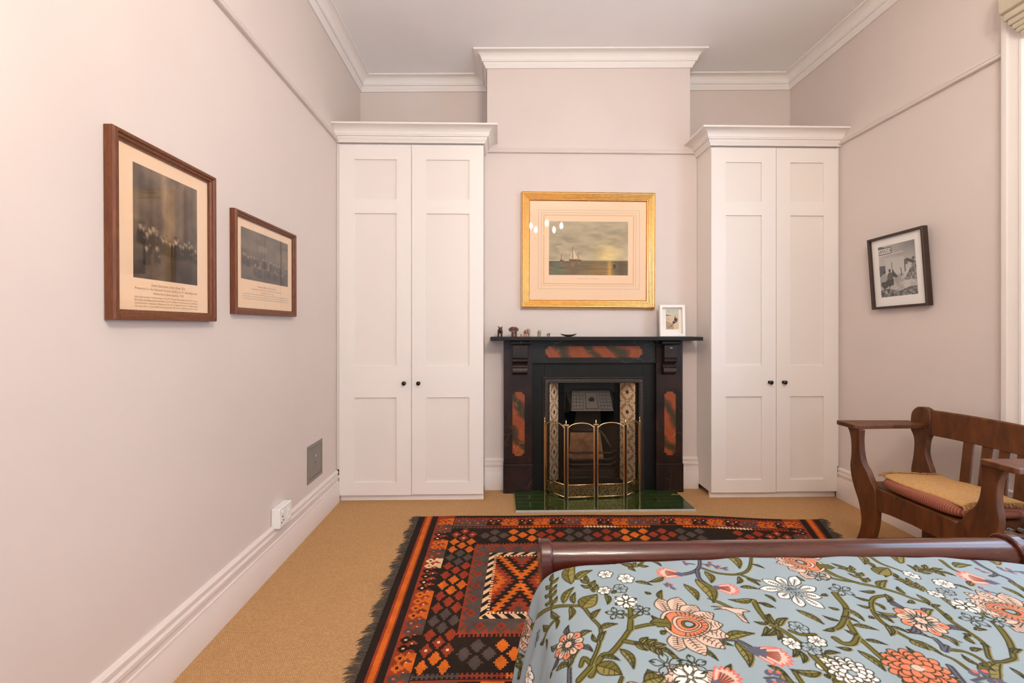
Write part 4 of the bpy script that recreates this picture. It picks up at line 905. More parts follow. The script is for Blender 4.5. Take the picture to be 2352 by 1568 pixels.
cu = soft_box(2.119, 2.49, 2.048, 2.524, .4635, .53).build('seat_cushion', M['stripe'], None, 0, 'all'); tag(cu, 'flat red striped cushion on the wooden armchair', 'cushion')
# jute mat with fringe on the cushion
t = NT('jute_weave'); n1 = t.n('ShaderNodeTexNoise'); n1.inputs['Scale'].default_value = 60; n1.inputs['Detail'].default_value = 6; t.l(t.coords((8, 1, 1)), n1.inputs['Vector'])
t.l(t.ramp(n1.outputs[0], [(.3, C(168, 116, 62)), (.7, C(206, 158, 98))]), t.b.inputs['Base Color']); t.b.inputs['Roughness'].default_value = .95; t.bump(n1.outputs[0], .4, .003); M['jute'] = t.m
ju = thing('jute_mat', 'fringed tan jute mat draped over the armchair cushion', 'mat', (2.31, 2.29, .515))
ny, nx = 26, 40; V = np.zeros((ny, nx, 3))
for j in range(ny):
    for i in range(nx):
        u, v = i / (nx - 1), j / (ny - 1)
        x = 2.150 + .33 * v + .010 * sin(u * 7); y = 2.065 + .445 * u + .008 * sin(v * 6)
        ed = min(1, v / .14); z = .539 + .006 * sin(u * 9 + v * 3) * v - .010 * (1 - ed) ** 1.5 + .004 * sin(v * pi) + .006 * sin(pi * min(1, v * 2.2)) * (.5 + .5 * sin(u * 5))
        V[j, i] = (x - ju.location.x, y - ju.location.y, z - ju.location.z)
clothm = grid_mesh('cloth', V.reshape(-1, 3), ny, nx, np.zeros((ny, nx, 3)))
o = link('cloth', clothm, M['jute'], ju, 0, 'all'); sm = o.modifiers.new('thick', 'SOLIDIFY'); sm.thickness = .005; sm.offset = 1
fr_ = MB()
for side in (0, 1):
    for k in range(190):
        v = k / 189; j = min(ny - 1, int(v * (ny - 1))); b_ = Vector(V[j, 0 if side == 0 else nx - 1]) + ju.location; dy = -1 if side == 0 else 1
        L = .018 + .016 * random.random(); w_ = .0011; ang = random.uniform(-.7, .7); cz = random.uniform(-.005, .004)
        p0 = b_ + Vector((random.uniform(-.004, .004), 0, .003)); p1_ = p0 + Vector((sin(ang) * L * .5, dy * L * .5, cz)); p2_ = p0 + Vector((sin(ang) * L, dy * L, cz - .012))
        fr_.tube([p0, p1_, p2_], [w_, w_ * .9, w_ * .4], 4)
fr_.build('fringe', M['jute'], ju, kind='stuff')

# ------------------------------------------------------------------ kilim rug, woven cell by cell
K, RD, OR, GY, CR, BR = (44, 33, 26), (146, 58, 36), (204, 100, 34), (84, 70, 63), (226, 184, 140), (120, 52, 32)
cell = .5; RW, RT = 284, 172; nxr, nyr = int(RW / cell), int(RT / cell)
S, T = np.meshgrid((np.arange(nxr) + .5) * cell, (np.arange(nyr) + .5) * cell)
img = np.empty((nyr, nxr, 3)); img[:] = K
def put(m, c): img[m] = c
Sm = np.minimum(S, RW - S); Tm = np.minimum(T, RT - T)
def cross(cs, ct, c, w=3.0, h=2.7, dot=None):
    a, b = np.abs(S - cs), np.abs(T - ct)
    put((a < w * .24) & (b < h) | (a < w * .5) & (b < h * .7) | (a < w * .76) & (b < h * .42) | (a < w * 1.08) & (b < h * .17), c)
    if dot is not None: put((a < .62) & (b < .62), dot)
put((Sm > 4.6) & (Sm < 5.9), RD); put((Sm >= 5.9) & (Sm < 8.8), OR); put((Sm >= 8.8) & (Sm < 10), RD)
# small-motif border: far/near bands and the two end columns
def motif_band(along, across, a0, a1, seq):
    # along: coordinate array along the band, across: 0..12 across it
    step = 5.6; k = 0; p = a0
    for q in range(int((a1 - a0) / step)):
        c = seq[(q // 2) % len(seq)]; cen = a0 + (q + .5) * step
        inb = (np.abs(along - cen) < step / 2)
        a_ = np.abs(along - cen); b_ = across - 4.2
        put(inb & (across > 7.2) & (across < 12), c)
        put((a_ < 2.6) & (np.abs(b_) < .8) | (a_ < 1.9) & (np.abs(b_) < 1.7) | (a_ < 1.0) & (np.abs(b_) < 2.9), c)
        put((a_ < .6) & (np.abs(b_) < .6), CR if c in (K, RD) else (OR if c == GY else K))
        a2 = np.abs(along - cen - step / 2); b2 = np.abs(across - 8.2)
        put((a2 < 2.4) & (b2 < .8) | (a2 < 1.7) & (b2 < 1.8) | (a2 < .9) & (b2 < 2.8), RD if q % 3 else BR); put((a2 < .55) & (b2 < .55), CR)
for sgn in (0, 1):
    A_ = (S - 14) if not sgn else (RW - 14 - S); put((A_ > 0) & (A_ < 12), RD)
    motif_band(T, np.where((A_ > 0) & (A_ < 12), A_, -50), 4.5, RT - 4, [OR, GY, K, OR, GY, CR, K, K, OR] if not sgn else [OR, K, GY, CR, OR, K, GY])
    put((A_ > 12) & (A_ < 12.5), K)
    B_ = (T - 4.5) if not sgn else (RT - 4.5 - T); core = (S > 26.5) & (S < RW - 26.5); put((B_ > 0) & (B_ < 13) & core, RD)
    motif_band(S, np.where((B_ > 0) & (B_ < 13) & core, B_, -50), 27, RW - 27, [GY, GY, K, OR, K, OR, K, GY, OR, K, OR])
    # comb row
    q = np.floor((S - 26.5) / 1.2).astype(int); seg = np.floor((S - 26.5) / 23).astype(int)
    cc = np.array([GY, RD, OR, RD, CR, OR, K, OR, CR, RD, OR])[np.mod(seg, 11)]
    m = core & (B_ > 13.6) & (B_ < 16.4) & ((np.mod(q, 2) == 0) | ((B_ > 14.5) & (B_ < 15.5))); img[m] = cc[m]
    put(core & (T < RT) & (B_ > -1.4) & (B_ <= 0) & (np.mod(np.floor(S / 1.2), 2) == 0), RD)
# big-cross band all around the middle field
rowcol = lambda n: [RD, OR, GY, RD, OR, RD, GY][n % 7]
for sgn in (0, 1):
    for r_ in range(0, 26):
        ct = 25 + r_ * 4.9
        if ct > RT - 22: break
        for cs in ((30.2, 41.2) if r_ % 2 else (35.7,)):
            c = rowcol(r_ // 3 if r_ > 2 else 0) if r_ > 2 else RD
            cross(cs if not sgn else RW - cs, ct, c, 3.1, 4.1, CR if (c == RD and (r_ < 3 or r_ > 21)) else None)
    base_t = 31.5 if not sgn else RT - 31.5
    for n_ in range(0, 36):
        cs = 50 + n_ * 6.4
        if cs > RW - 44: break
        c = [GY, OR, RD, GY, RD, OR, RD, GY, K, RD, OR][(n_ // 3) % 11]
        for dt in ((-5, 5) if n_ % 2 else (0,)): cross(cs, base_t + dt, c, 3.6, 4.2)
# centre field: panels of serrated triangles framed by diamonds and a cream barber-pole strip
F0, F1, G0, G1 = 44.5, RW - 44.5, 44, RT - 44
fld = (S > F0) & (S < F1) & (T > G0) & (T < G1); put(fld, RD)
pw_ = (F1 - F0) / 2
for pi_ in range(2):
    s0 = F0 + pi_ * pw_; loc_s, loc_t = S - s0, T - G0; P_ = (loc_s > 0) & (loc_s < pw_) & fld; HT = G1 - G0
    e = np.minimum(np.minimum(loc_s, pw_ - loc_s), np.minimum(loc_t, HT - loc_t))
    alongE = np.where(np.minimum(loc_s, pw_ - loc_s) < np.minimum(loc_t, HT - loc_t), loc_t, loc_s)
    fz = np.abs(np.mod(alongE, 11.5) - 5.75) / 5.75; rim = P_ & (e < 10.5)
    put(rim, RD); put(rim & (e / 10.5 > fz + .05 * np.sign(np.mod(np.floor(alongE), 2) - .5)), GY); dm = np.abs(e / 10.5 - .5) * 2 + np.abs(np.mod(alongE + 5.75, 11.5) - 5.75) / 5.0
    put(rim & (dm < .95), GY); put(rim & (dm < .62), RD); put(rim & (dm < .28), BR)
    strip = P_ & (e >= 10.5) & (e < 14); put(strip, K); put(strip & (np.mod(alongE + e * 1.1, 7.) < 3.4), CR)
    core_ = P_ & (e >= 14); uu, vv = loc_s, loc_t - HT / 2
    z = np.abs(np.mod(uu - 14, 36) - 18) - np.abs(vv) * .62; z = np.floor((z + .9 * np.sign(np.mod(np.floor(vv / 1.6), 2) - .5)) / 4.4)
    cols = np.array([K, RD, OR, BR, GY, RD, K, OR]); put(core_, K); ci = np.mod(z.astype(int), 8); img[core_] = cols[ci][core_]
    cb = P_ & (e >= 14) & (e < 15.6) & (np.mod(np.floor(alongE / 1.1), 2) == 0); put(cb, CR)
put((T > G0 - 1.6) & (T <= G0) & (S > F0) & (S < F1) & (np.mod(np.floor(S / 1.2), 2) == 0), RD); put((T < G1 + 1.8) & (T >= G1) & (S > F0) & (S < F1) & (np.mod(np.floor(S / 1.2), 2) == 0), RD)
nz = vnoise(nyr, nxr, 30, 50, 3, 3)[..., None]; img = img * (.88 + .24 * nz) * (.95 + .1 * RNG.random((nyr, nxr, 1)))
rug = thing('kilim_rug', 'fringed kilim rug in rust, orange and black geometric pattern on the carpet', 'rug', (.86, 2.42, 0))
RX0, RY0 = -.571, 3.287
xs_ = np.arange(nxr + 1) * cell / 100; ts_ = np.arange(nyr + 1) * cell / 100; XS, TS = np.meshgrid(xs_, ts_)
VX = RX0 + XS * (1 - .13 * TS) + .013 * TS; edge_dip = .11 * ssm(1.6, 2.84, XS) ** 1.3
VY = RY0 - TS - edge_dip * (1 - TS / 1.72) + .006 * np.sin(XS * 2.3); VZ = .006 + .0016 * np.sin(XS * 7 + TS * 3) + .0012 * np.sin(TS * 9)
V = np.stack([VX - rug.location.x, VY - rug.location.y, VZ], -1)
me = bpy.data.meshes.new('pile'); ny, nx = nyr + 1, nxr + 1
me.vertices.add(ny * nx); me.vertices.foreach_set('co', V.astype(np.float32).ravel()); j, i = np.meshgrid(np.arange(nyr), np.arange(nxr), indexing='ij'); q = (j * nx + i).ravel()
F = np.stack([q, q + nx, q + nx + 1, q + 1], 1).astype(np.int32); nf = len(F); me.loops.add(nf * 4); me.loops.foreach_set('vertex_index', F.ravel()); me.polygons.add(nf); me.polygons.foreach_set('loop_start', np.arange(0, nf * 4, 4, dtype=np.int32)); me.update(calc_edges=True)
ca = me.color_attributes.new('Col', 'FLOAT_COLOR', 'CORNER'); c4 = np.ones((nf, 4, 4), np.float32); c4[..., :3] = lin_arr(img.reshape(-1, 1, 3)); ca.data.foreach_set('color', c4.ravel())
M['kilim'] = painted('woven_wool', .95, bump=.5, bscale=350, spec=.1)
o = link('woven_field', me, M['kilim'], rug, 0, 'all'); sm = o.modifiers.new('thick', 'SOLIDIFY'); sm.thickness = .0045; sm.offset = -1
M['fringe'] = mat('dark_grey_wool_fringe', C(72, 64, 54), .95, var=.35, vscale=90)
for side in (0, 1):
    f_ = MB(); n_ = 300; drift = 0.
    for k in range(n_):
        tt = (k + random.random()) / n_ * 1.715; row = int(tt / 1.72 * nyr); b_ = Vector(V[row, 0 if side == 0 else nx - 1]) + rug.location; dx = -1 if side == 0 else 1
        tt += .010 * sin(tt * 210) ; tt = min(1.71, max(0, tt)); drift = .6 * sin(tt * 23) + .6 * sin(tt * 71 + 2); L = .036 + .024 * random.random() + .012 * sin(tt * 31); dy = (-.25 + .35 * drift + random.uniform(-.2, .2)) * L
        p0 = b_ + Vector((-dx * .004, 0, .001)); p1_ = p0 + Vector((dx * L * .55, dy * .5, .004 * random.random())); p2_ = p0 + Vector((dx * L, dy, -.003))
        f_.tube([p0, p1_, p2_], [.0022, .002, .0008], 4)
    f_.build('fringe', M['fringe'], rug, kind='stuff')

# ------------------------------------------------------------------ sleigh bed
bed = thing('sleigh_bed', 'dark mahogany sleigh bed under the blue floral bedspread', 'bed', (.895, .4, 0))
def sleigh(off):   # outline of the scrolled footboard in (y, z)
    inner = [(1.372, .10), (1.372, .40), (1.373, .52), (1.375, .57), (1.378, .60)]
    c = (1.428, .630); R = .049
    arc = [(c[0] + R * cos(a), c[1] + R * sin(a)) for a in [pi - .1 - i / 19 * (pi + .9) for i in range(20)]]
    outer = [(1.425, .585), (1.405, .55), (1.400, .40), (1.400, .10)]
    pts = inner + arc + outer
    return pts
MB().prism(sleigh(0), 0, .165, 1.625).build('footboard', M['bed_wood'], bed, .002, True)
def post_outline():
    inner = [(1.356, 0), (1.356, .40), (1.358, .52), (1.362, .59), (1.366, .63)]
    c = (1.428, .631); R = .0605
    arc = [(c[0] + R * cos(a), c[1] + R * sin(a)) for a in [pi - .15 - i / 23 * (pi + 1.1) for i in range(24)]]
    return inner + arc + [(1.432, .57), (1.424, .50), (1.42, .40), (1.43, .1), (1.43, 0)]
for a, b in ((.127, .165), (1.625, 1.663)):
    MB().prism(post_outline(), 0, a, b).build('foot_post', M['bed_wood'], bed, .006, True, 3)
for x in (.135, 1.63): box('side_rail', M['bed_wood'], x, x + .028, -.62, 1.36, .24, .42, bed, .004)
hp = [(-.66, 0), (-.62, 0), (-.62, .5), (-.63, .9), (-.66, 1.02), (-.70, 1.06), (-.74, 1.04), (-.75, .99), (-.71, .9), (-.67, .7)]
for a, b in ((.127, .165), (1.625, 1.663)): MB().prism(hp, 0, a, b).build('head_post', M['bed_wood'], bed, .005, True)
MB().prism([(-.655, .2), (-.635, .2), (-.635, .5), (-.645, .88), (-.675, .985), (-.70, 1.02), (-.72, .99), (-.70, .9), (-.675, .7), (-.655, .5)], 0, .165, 1.625).build('headboard', M['bed_wood'], bed, .002, True)
M['ticking'] = mat('white_mattress_ticking', C(232, 228, 220), .9)
mt = box('mattress', M['ticking'], .175, 1.615, -.6, 1.345, .30, .62, None, .05, seg=4); tag(mt, 'white mattress under the bedspread inside the sleigh bed', 'mattress')

# ------------------------------------------------------------------ floral bedspread
STEP = .0018
sec = [(.040, .20), (.052, .33), (.078, .46), (.100, .55), (.116, .60), (.136, .628), (.165, .645), (.21, .655), (.30, .664), (.45, .671), (.7, .677), (.9, .679), (1.1, .678), (1.3, .673), (1.45, .665), (1.55, .656), (1.60, .644), (1.64, .615), (1.67, .56), (1.695, .46), (1.71, .33), (1.72, .20)]
sx_, sz_ = np.array([p[0] for p in sec]), np.array([p[1] for p in sec]); cum = np.concatenate([[0], np.cumsum(np.hypot(np.diff(sx_), np.diff(sz_)))])
fine = np.linspace(0, cum[-1], 600); fx = np.interp(fine, cum, sx_); fz = np.interp(fine, cum, sz_)
ker = np.hanning(31); ker /= ker.sum(); fx = np.convolve(np.pad(fx, 15, mode='reflect', reflect_type='odd'), ker, 'valid'); fz = np.convolve(np.pad(fz, 15, mode='reflect', reflect_type='odd'), ker, 'valid')
cum2 = np.concatenate([[0], np.cumsum(np.hypot(np.diff(fx), np.diff(fz)))])
VF0, VE = .56, 1.44
us = np.arange(0, cum2[-1], STEP); vs_fine = np.arange(VF0, VE, STEP); vs_all = np.concatenate([np.linspace(-.55, VF0 - .02, 56), vs_fine])
def cover_pts(u, v):
    x = np.interp(u, cum2, fx); z = np.interp(u, cum2, fz); w = ssm(.56, .635, z)
    R, y0 = .03, 1.318; s = np.maximum(0, v - y0); ang = np.minimum(s / R, pi / 2); y = np.where(s > 0, y0 + R * np.sin(ang), v); dz = -(R * (1 - np.cos(ang)) + np.maximum(0, s - R * pi / 2))
    low = 1 - w; left = (u < cum2[-1] / 2)
    f = .011 * np.sin(v * 34 + 1.2 * np.sin(v * 9)) + .007 * np.sin(v * 71 + 2)
    x = x + np.where(left, -1, 1) * f * low * ssm(.64, .45, z)
    z = z + dz * w + .0022 * np.sin(x * 17 + v * 6) * np.sin(v * 13 - x * 4) * w + .0012 * np.sin(x * 41 - v * 30) * w
    y = y - .012 * low * (s > 0) * np.minimum(1, s / .05)
    return x, y, z
UU, VV = np.meshgrid(us, vs_all); CX_, CY_, CZ_ = cover_pts(UU, VV)
# look-up from a place on the photographed cloth to cloth coordinates
k0 = len(vs_all) - len(vs_fine); q = 3
lu, lv = UU[k0::q, ::q].ravel(), VV[k0::q, ::q].ravel(); lx, ly, lz = CX_[k0::q, ::q].ravel(), CY_[k0::q, ::q].ravel(), CZ_[k0::q, ::q].ravel()
xc = lx * cos(YAW) - ly * sin(YAW); zc = lx * sin(YAW) + ly * cos(YAW); lpx = CXP + FPX * xc / zc; lpy = CYP - FPX * (lz - CAMZ) / zc
okm = lv < 1.36; lu, lv, lpx, lpy, lz_ = lu[okm], lv[okm], lpx[okm], lpy[okm], zc[okm]
def UV(p):
    d = (lpx - p[0]) ** 2 + (lpy - p[1]) ** 2; k = np.argmin(d + lz_ * 4); return np.array([lu[k], lv[k]])
A = lambda x, y: UV((1180 + x / 3.92, 1220 + y / 3.92))
B = lambda x, y: UV((1752 + x / 3.92, 1220 + y / 3.92))
GROUND, OLIVE, LOLIVE, DARK, PEACH, CORAL, WHITE, NAVY, ROSE = (147, 162, 169), (106, 98, 44), (136, 126, 70), (48, 46, 30), (216, 182, 164), (218, 124, 90), (244, 234, 224), (92, 92, 108), (214, 104, 92)
cv = Canvas(0, cum2[-1], VF0, VE, STEP, GROUND)
OFF = np.array([0., 0.])
def smooth(P, n=7):
    P = np.asarray(P, float)
    if len(P) < 3: return P
    Q = np.vstack([2 * P[0] - P[1], P, 2 * P[-1] - P[-2]]); out = []
    for k in range(1, len(Q) - 2):
        for t_ in np.linspace(0, 1, n, endpoint=False):
            a, b, c, d = Q[k - 1], Q[k], Q[k + 1], Q[k + 2]
            out.append(.5 * ((2 * b) + (c - a) * t_ + (2 * a - 5 * b + 4 * c - d) * t_ ** 2 + (3 * b - a - 3 * c + d) * t_ ** 3))
    return np.vstack(out + [P[-1]])
LN = .0030
def stem(P, w=.011, col=OLIVE, ln=LN):
    P = smooth(P) + OFF; n = len(P); W = w * (1 - .35 * np.linspace(0, 1, n))
    cv.line(P + [.002, -.002], list(W + .003), LOLIVE if col is OLIVE else col, 1); cv.line(P, list(W + ln), DARK); cv.line(P, list(np.maximum(W - ln * .6, .002)), col)
def almond(b, t, w, bend=0.):
    b, t = np.asarray(b, float), np.asarray(t, float); d = t - b; L = np.hypot(*d); d = d / max(L, 1e-6); n = np.array([-d[1], d[0]]); k = np.linspace(0, 1, 11)
    mid = b + np.outer(k, d * L) + np.outer(np.sin(k * pi) * bend * L, n); hw = (np.sin(k ** .75 * pi) * w * .5)[:, None]
    return mid, np.vstack([mid + n * hw, (mid - n * hw)[::-1]]), n, hw
def leaf(b, t, wr=.31, bend=.12, c1=OLIVE, c2=LOLIVE, veins=True):
    b, t = np.asarray(b) + OFF, np.asarray(t) + OFF; L = np.hypot(*(t - b)); w = max(.010, L * wr); mid, poly, n, hw = almond(b, t, w, bend)
    cv.poly(poly + [.003, -.003], c2); cv.poly(poly, c2); cv.poly(np.vstack([mid, (mid + n * hw)[::-1]]), c1)
    cv.line(np.vstack([poly, poly[:1]]), LN * .8, DARK); cv.line(mid, LN * .7, DARK)
    if veins and L > .03:
        for k in (3, 5, 7):
            for s in (-1, 1): cv.line([mid[k], mid[min(10, k + 1)] + s * n * hw[k] * .75], LN * .5, DARK)
def sprig(P, w=.009, size=.03, n=6):
    stem(P, w); Q = smooth(P, 6); 
    for k in range(n):
        i = int((k + .6) / (n + .2) * (len(Q) - 2)); d = Q[i + 1] - Q[i]; d = d / max(1e-6, np.hypot(*d)); nn = np.array([-d[1], d[0]]); s = 1 if k % 2 else -1
        leaf(Q[i], Q[i] + (d * .75 + nn * s * .8) * size, .45, .08 * s, veins=False)
    leaf(Q[-2], Q[-2] + (Q[-1] - Q[-2]) / max(1e-6, np.hypot(*(Q[-1] - Q[-2]))) * size * 1.2, .4)
def petal(c, ang, r0, r1, w, col, vein=None, tipc=None, pt=1.5, cut=.93):
    c = np.asarray(c) + OFF; d = np.array([cos(ang), sin(ang)]); mid, poly, n, hw = almond(c + d * r0, c + d * r1, w); k = np.linspace(0, 1, 11); f = (np.sin(np.clip(k, 0, 1) ** pt * pi * cut) * w * .55 + .0005)[:, None]
    poly = np.vstack([mid + n * f, (mid - n * f)[::-1]]); cv.poly(poly, col)
    if tipc: cv.poly(np.vstack([mid[5:] + n * f[5:] * .7, (mid[5:] - n * f[5:] * .7)[::-1]]), tipc)
    cv.line(poly, LN * .75, DARK)
    if vein: cv.line(mid[1:8], LN * .7, vein)
    return mid
def daisy(c, r, rot=0.):
    c = np.asarray(c)
    for k in range(6):
        a = rot + k / 6 * 2 * pi + .35; e = c + np.array([cos(a), sin(a)]) * r * 1.75; leaf(c + np.array([cos(a), sin(a)]) * r * .9, e, .42, .2, NAVY, NAVY if k % 2 else LOLIVE, False)
    for k in range(10):
        petal(c, rot + k / 10 * 2 * pi, r * .22, r * (1.12 if k % 2 else 1.0), r * .5, PEACH, DARK, CORAL if k % 2 else None, 1.7, .95)
    cv.ell(*(c + OFF), r * .27, r * .27, PEACH); cv.line([(c + OFF) + r * .27 * np.array([cos(a), sin(a)]) for a in np.linspace(0, 2 * pi, 14)], LN * .8, DARK); cv.ell(*(c + OFF), r * .07, r * .07, CORAL)
def starflower(c, r, fill=None, n=5, rot=.3):
    c = np.asarray(c)
    if fill is WHITE:
        for k in range(7): cv.ell(*(c + OFF + r * .5 * np.array([cos(k), sin(k)])), r * .45, r * .38, WHITE)
    for k in range(n): 
        m = petal(c, rot + k / n * 2 * pi, r * .12, r * 1.1, r * .5, fill or GROUND, None, None, 1.25, 1.); cv.poly([m[6], m[8] + (m[8] - m[6])[::-1] * [-.45, .45], m[10], m[8] - (m[8] - m[6])[::-1] * [-.45, .45]], DARK)
    cv.ell(*(c + OFF), r * .16, r * .16, fill or GROUND); cv.line([(c + OFF) + r * .16 * np.array([cos(a), sin(a)]) for a in np.linspace(0, 2 * pi, 10)], LN * .6, DARK)
def blossom(c, r, fill=WHITE):
    c = np.asarray(c)
    for k in range(6):
        a = k / 6 * 2 * pi; p = c + OFF + r * .58 * np.array([cos(a), sin(a)]); cv.ell(*p, r * .42, r * .42, fill or GROUND); cv.line([p + r * .42 * np.array([cos(b_), sin(b_)]) for b_ in np.linspace(a - 1.7, a + 1.7, 9)], LN * .75, DARK)
    cv.ell(*(c + OFF), r * .34, r * .34, fill or GROUND)
    for k in range(7): a = k / 7 * 2 * pi; cv.line([c + OFF + r * .12 * np.array([cos(a), sin(a)]), c + OFF + r * .5 * np.array([cos(a), sin(a)])], LN * .7, DARK)
def bigflower(c, r, rot):
    c = np.asarray(c); ex = np.array([cos(rot), sin(rot)]); ey = np.array([-ex[1], ex[0]])
    for (a, L, w) in ((1.75, .95, .5), (-1.75, .95, .5), (1.25, 1.1, .55), (-1.25, 1.15, .5), (.8, 1.0, .55), (-.75, 1.2, .5), (.38, 1.1, .5), (-.35, 1.2, .48), (0., 1.1, .5)):
        ang = rot + a; mid = petal(c - ex * r * .25, ang, r * .3, r * (L + .25), r * w, PEACH, DARK, None, 1.35, .98); d = np.array([cos(ang), sin(ang)]); n = np.array([-d[1], d[0]])
        for k in range(3, 10):
            for s in (-1, 1): cv.line([mid[k], mid[k] + (n * s * .12 + d * .03) * r], LN * .6, DARK)
    for k, (rr, col) in enumerate(((.62, PEACH), (.54, CORAL), (.36, PEACH), (.28, CORAL), (.17, OLIVE), (.12, GROUND))):
        p = c + OFF + ex * r * (.05 + .02 * k); pts = [p + ex * r * rr * cos(t_) * 1.15 + ey * r * rr * sin(t_) * (1 - .25 * cos(t_)) for t_ in np.linspace(0, 2 * pi, 22)]; cv.poly(pts, col); cv.line(pts, LN * .7, DARK)
    for k in range(16):
        a = rot - 1.9 + 3.8 * k / 15; d = np.array([cos(a), sin(a)]); cv.line([c + OFF + ex * r * .08 + d * r * .42, c + OFF + ex * r * .08 + d * r * .56], LN * .7, DARK)
    cal = [c + OFF - ex * r * .45 + ey * r * .3, c + OFF - ex * r * .55 + ey * r * .16, c + OFF - ex * r * .8 + ey * r * .2, c + OFF - ex * r * .98, c + OFF - ex * r * .8 - ey * r * .2, c + OFF - ex * r * .55 - ey * r * .16, c + OFF - ex * r * .45 - ey * r * .3, c + OFF - ex * r * .38]
    cv.poly(cal, OLIVE); cv.line(cal + cal[:1], LN * .9, DARK); cv.line([c + OFF - ex * r * .9, c + OFF - ex * r * .45], LN * .7, DARK)
def whiteflower(c, r, rot=0.):
    c = np.asarray(c)
    for k in range(9):
        a = rot + k / 9 * 2 * pi; mid = petal(c, a, r * .25, r * (1.08 + .15 * sin(k * 2.1)), r * .38, WHITE, DARK, None, 1.4, .98); d = np.array([cos(a), sin(a)]); n = np.array([-d[1], d[0]])
        for j in range(3, 8):
            for s in (-1, 1): cv.line([mid[j], mid[j] + (n * s * .07 + d * .02) * r], LN * .55, DARK)
    cv.ell(*(c + OFF), r * .36, r * .33, tuple(v * .94 for v in GROUND))
    for k in range(12): p = c + OFF + r * .2 * np.array([cos(k * 2.4) * (k % 3 + 1) / 2.2, sin(k * 2.4) * (k % 3 + 1) / 2.2]); cv.line([p + r * .07 * np.array([cos(b_), sin(b_)]) for b_ in np.linspace(0, 4.4, 7)], LN * .55, DARK)
def mum(c, r, rot, col, core):
    c = np.asarray(c)
    for ring, rr in enumerate((1., .78, .56, .36)):
        m = [13, 11, 8, 6][ring]
        for k in range(m):
            a = rot + (k + .5 * (ring % 2)) / m * 2 * pi; p = c + OFF + r * rr * .8 * np.array([cos(a), sin(a)]); q_ = r * .24; cv.ell(*p, q_ * 1.1, q_ * .75, col, 1, a); cv.line([p + np.array([cos(a) * q_ * 1.1 * cos(t_) - sin(a) * q_ * .75 * sin(t_), sin(a) * q_ * 1.1 * cos(t_) + cos(a) * q_ * .75 * sin(t_)]) for t_ in np.linspace(-2, 2, 9)], LN * .75, DARK)
    cv.ell(*(c + OFF), r * .24, r * .22, core); cv.line([c + OFF + r * .2 * np.array([cos(a), sin(a)]) for a in np.linspace(0, 5.5, 10)], LN * .7, DARK)
def thistle(c, r, rot, navy=False):
    c = np.asarray(c); ex = np.array([cos(rot), sin(rot)]); ey = np.array([-ex[1], ex[0]]); p = c + OFF; pts = []
    for k in range(13):
        t_ = -1.15 + 2.3 * k / 12; rr = r * (1.0 if k % 2 == 0 else .74); pts.append(p + ex * rr * cos(t_) * 1.05 + ey * rr * sin(t_) * .9)
    full = [p - ex * r * .7 + ey * r * .16] + [p + ey * r * -.0] + pts[::1] + [p - ex * r * .7 - ey * r * .16]
    hull = [p - ex * r * .75 - ey * r * .2, p - ex * r * .2 - ey * r * .55] + pts + [p - ex * r * .2 + ey * r * .55, p - ex * r * .75 + ey * r * .2]
    cv.poly(hull, PEACH); cv.line(hull + hull[:1], LN * 1.1, ROSE)
    for k in range(1, 12): t_ = -1.0 + 2.0 * k / 12; cv.line([p - ex * r * .35 + ey * r * .12 * (k - 6) / 3, p + ex * r * .38 * cos(t_) + ey * r * .6 * sin(t_)], LN * .8, ROSE if k % 2 else DARK)
    cv.poly([p - ex * r * 1.15, p - ex * r * .75 + ey * r * .32, p - ex * r * .35 + ey * r * (.5 if navy else .22), p - ex * r * .35 - ey * r * (.5 if navy else .22), p - ex * r * .75 - ey * r * .32], NAVY)
def berries(P, s=.016):
    stem(P, .003, NAVY, .001); Q = smooth(P)
    for k in range(5):
        i = int((k + .5) / 5 * (len(Q) - 1)); sgn = 1 if k % 2 else -1; p = Q[i] + OFF + np.array([.004, sgn * s * .7]); cv.ell(*p, s * .55, s * .42, NAVY, 1, .6 * sgn); cv.ell(*(p + [s * .3, sgn * s * .15]), s * .26, s * .24, ROSE)
def bird(c, r, rot):
    c = np.asarray(c); R_ = np.array([[cos(rot), -sin(rot)], [sin(rot), cos(rot)]]); f = lambda pts: [(R_ @ np.array(p)) * r + c + OFF for p in pts]
    body = f([(-1, .0), (-.4, .12), (0, .1), (.5, .16), (.75, .1), (.85, .02), (.5, -.1), (.45, -.4), (.6, -1.0), (.35, -.9), (.1, -.35), (-.3, -.12), (-.9, -.25), (-.5, -.05)]); cv.poly(body, PEACH); cv.line(body + body[:1], LN * .8, DARK)
    w2 = f([(.1, .12), (-.5, .55), (-1.1, .75), (-.6, .35), (-.2, .1)]); cv.poly(w2, OLIVE); cv.line(w2 + w2[:1], LN * .7, DARK)
    for k in range(4): cv.line(f([(.2 + .08 * k, -.3 - .13 * k), (.5 + .02 * k, -.35 - .14 * k)]), LN * .8, DARK)
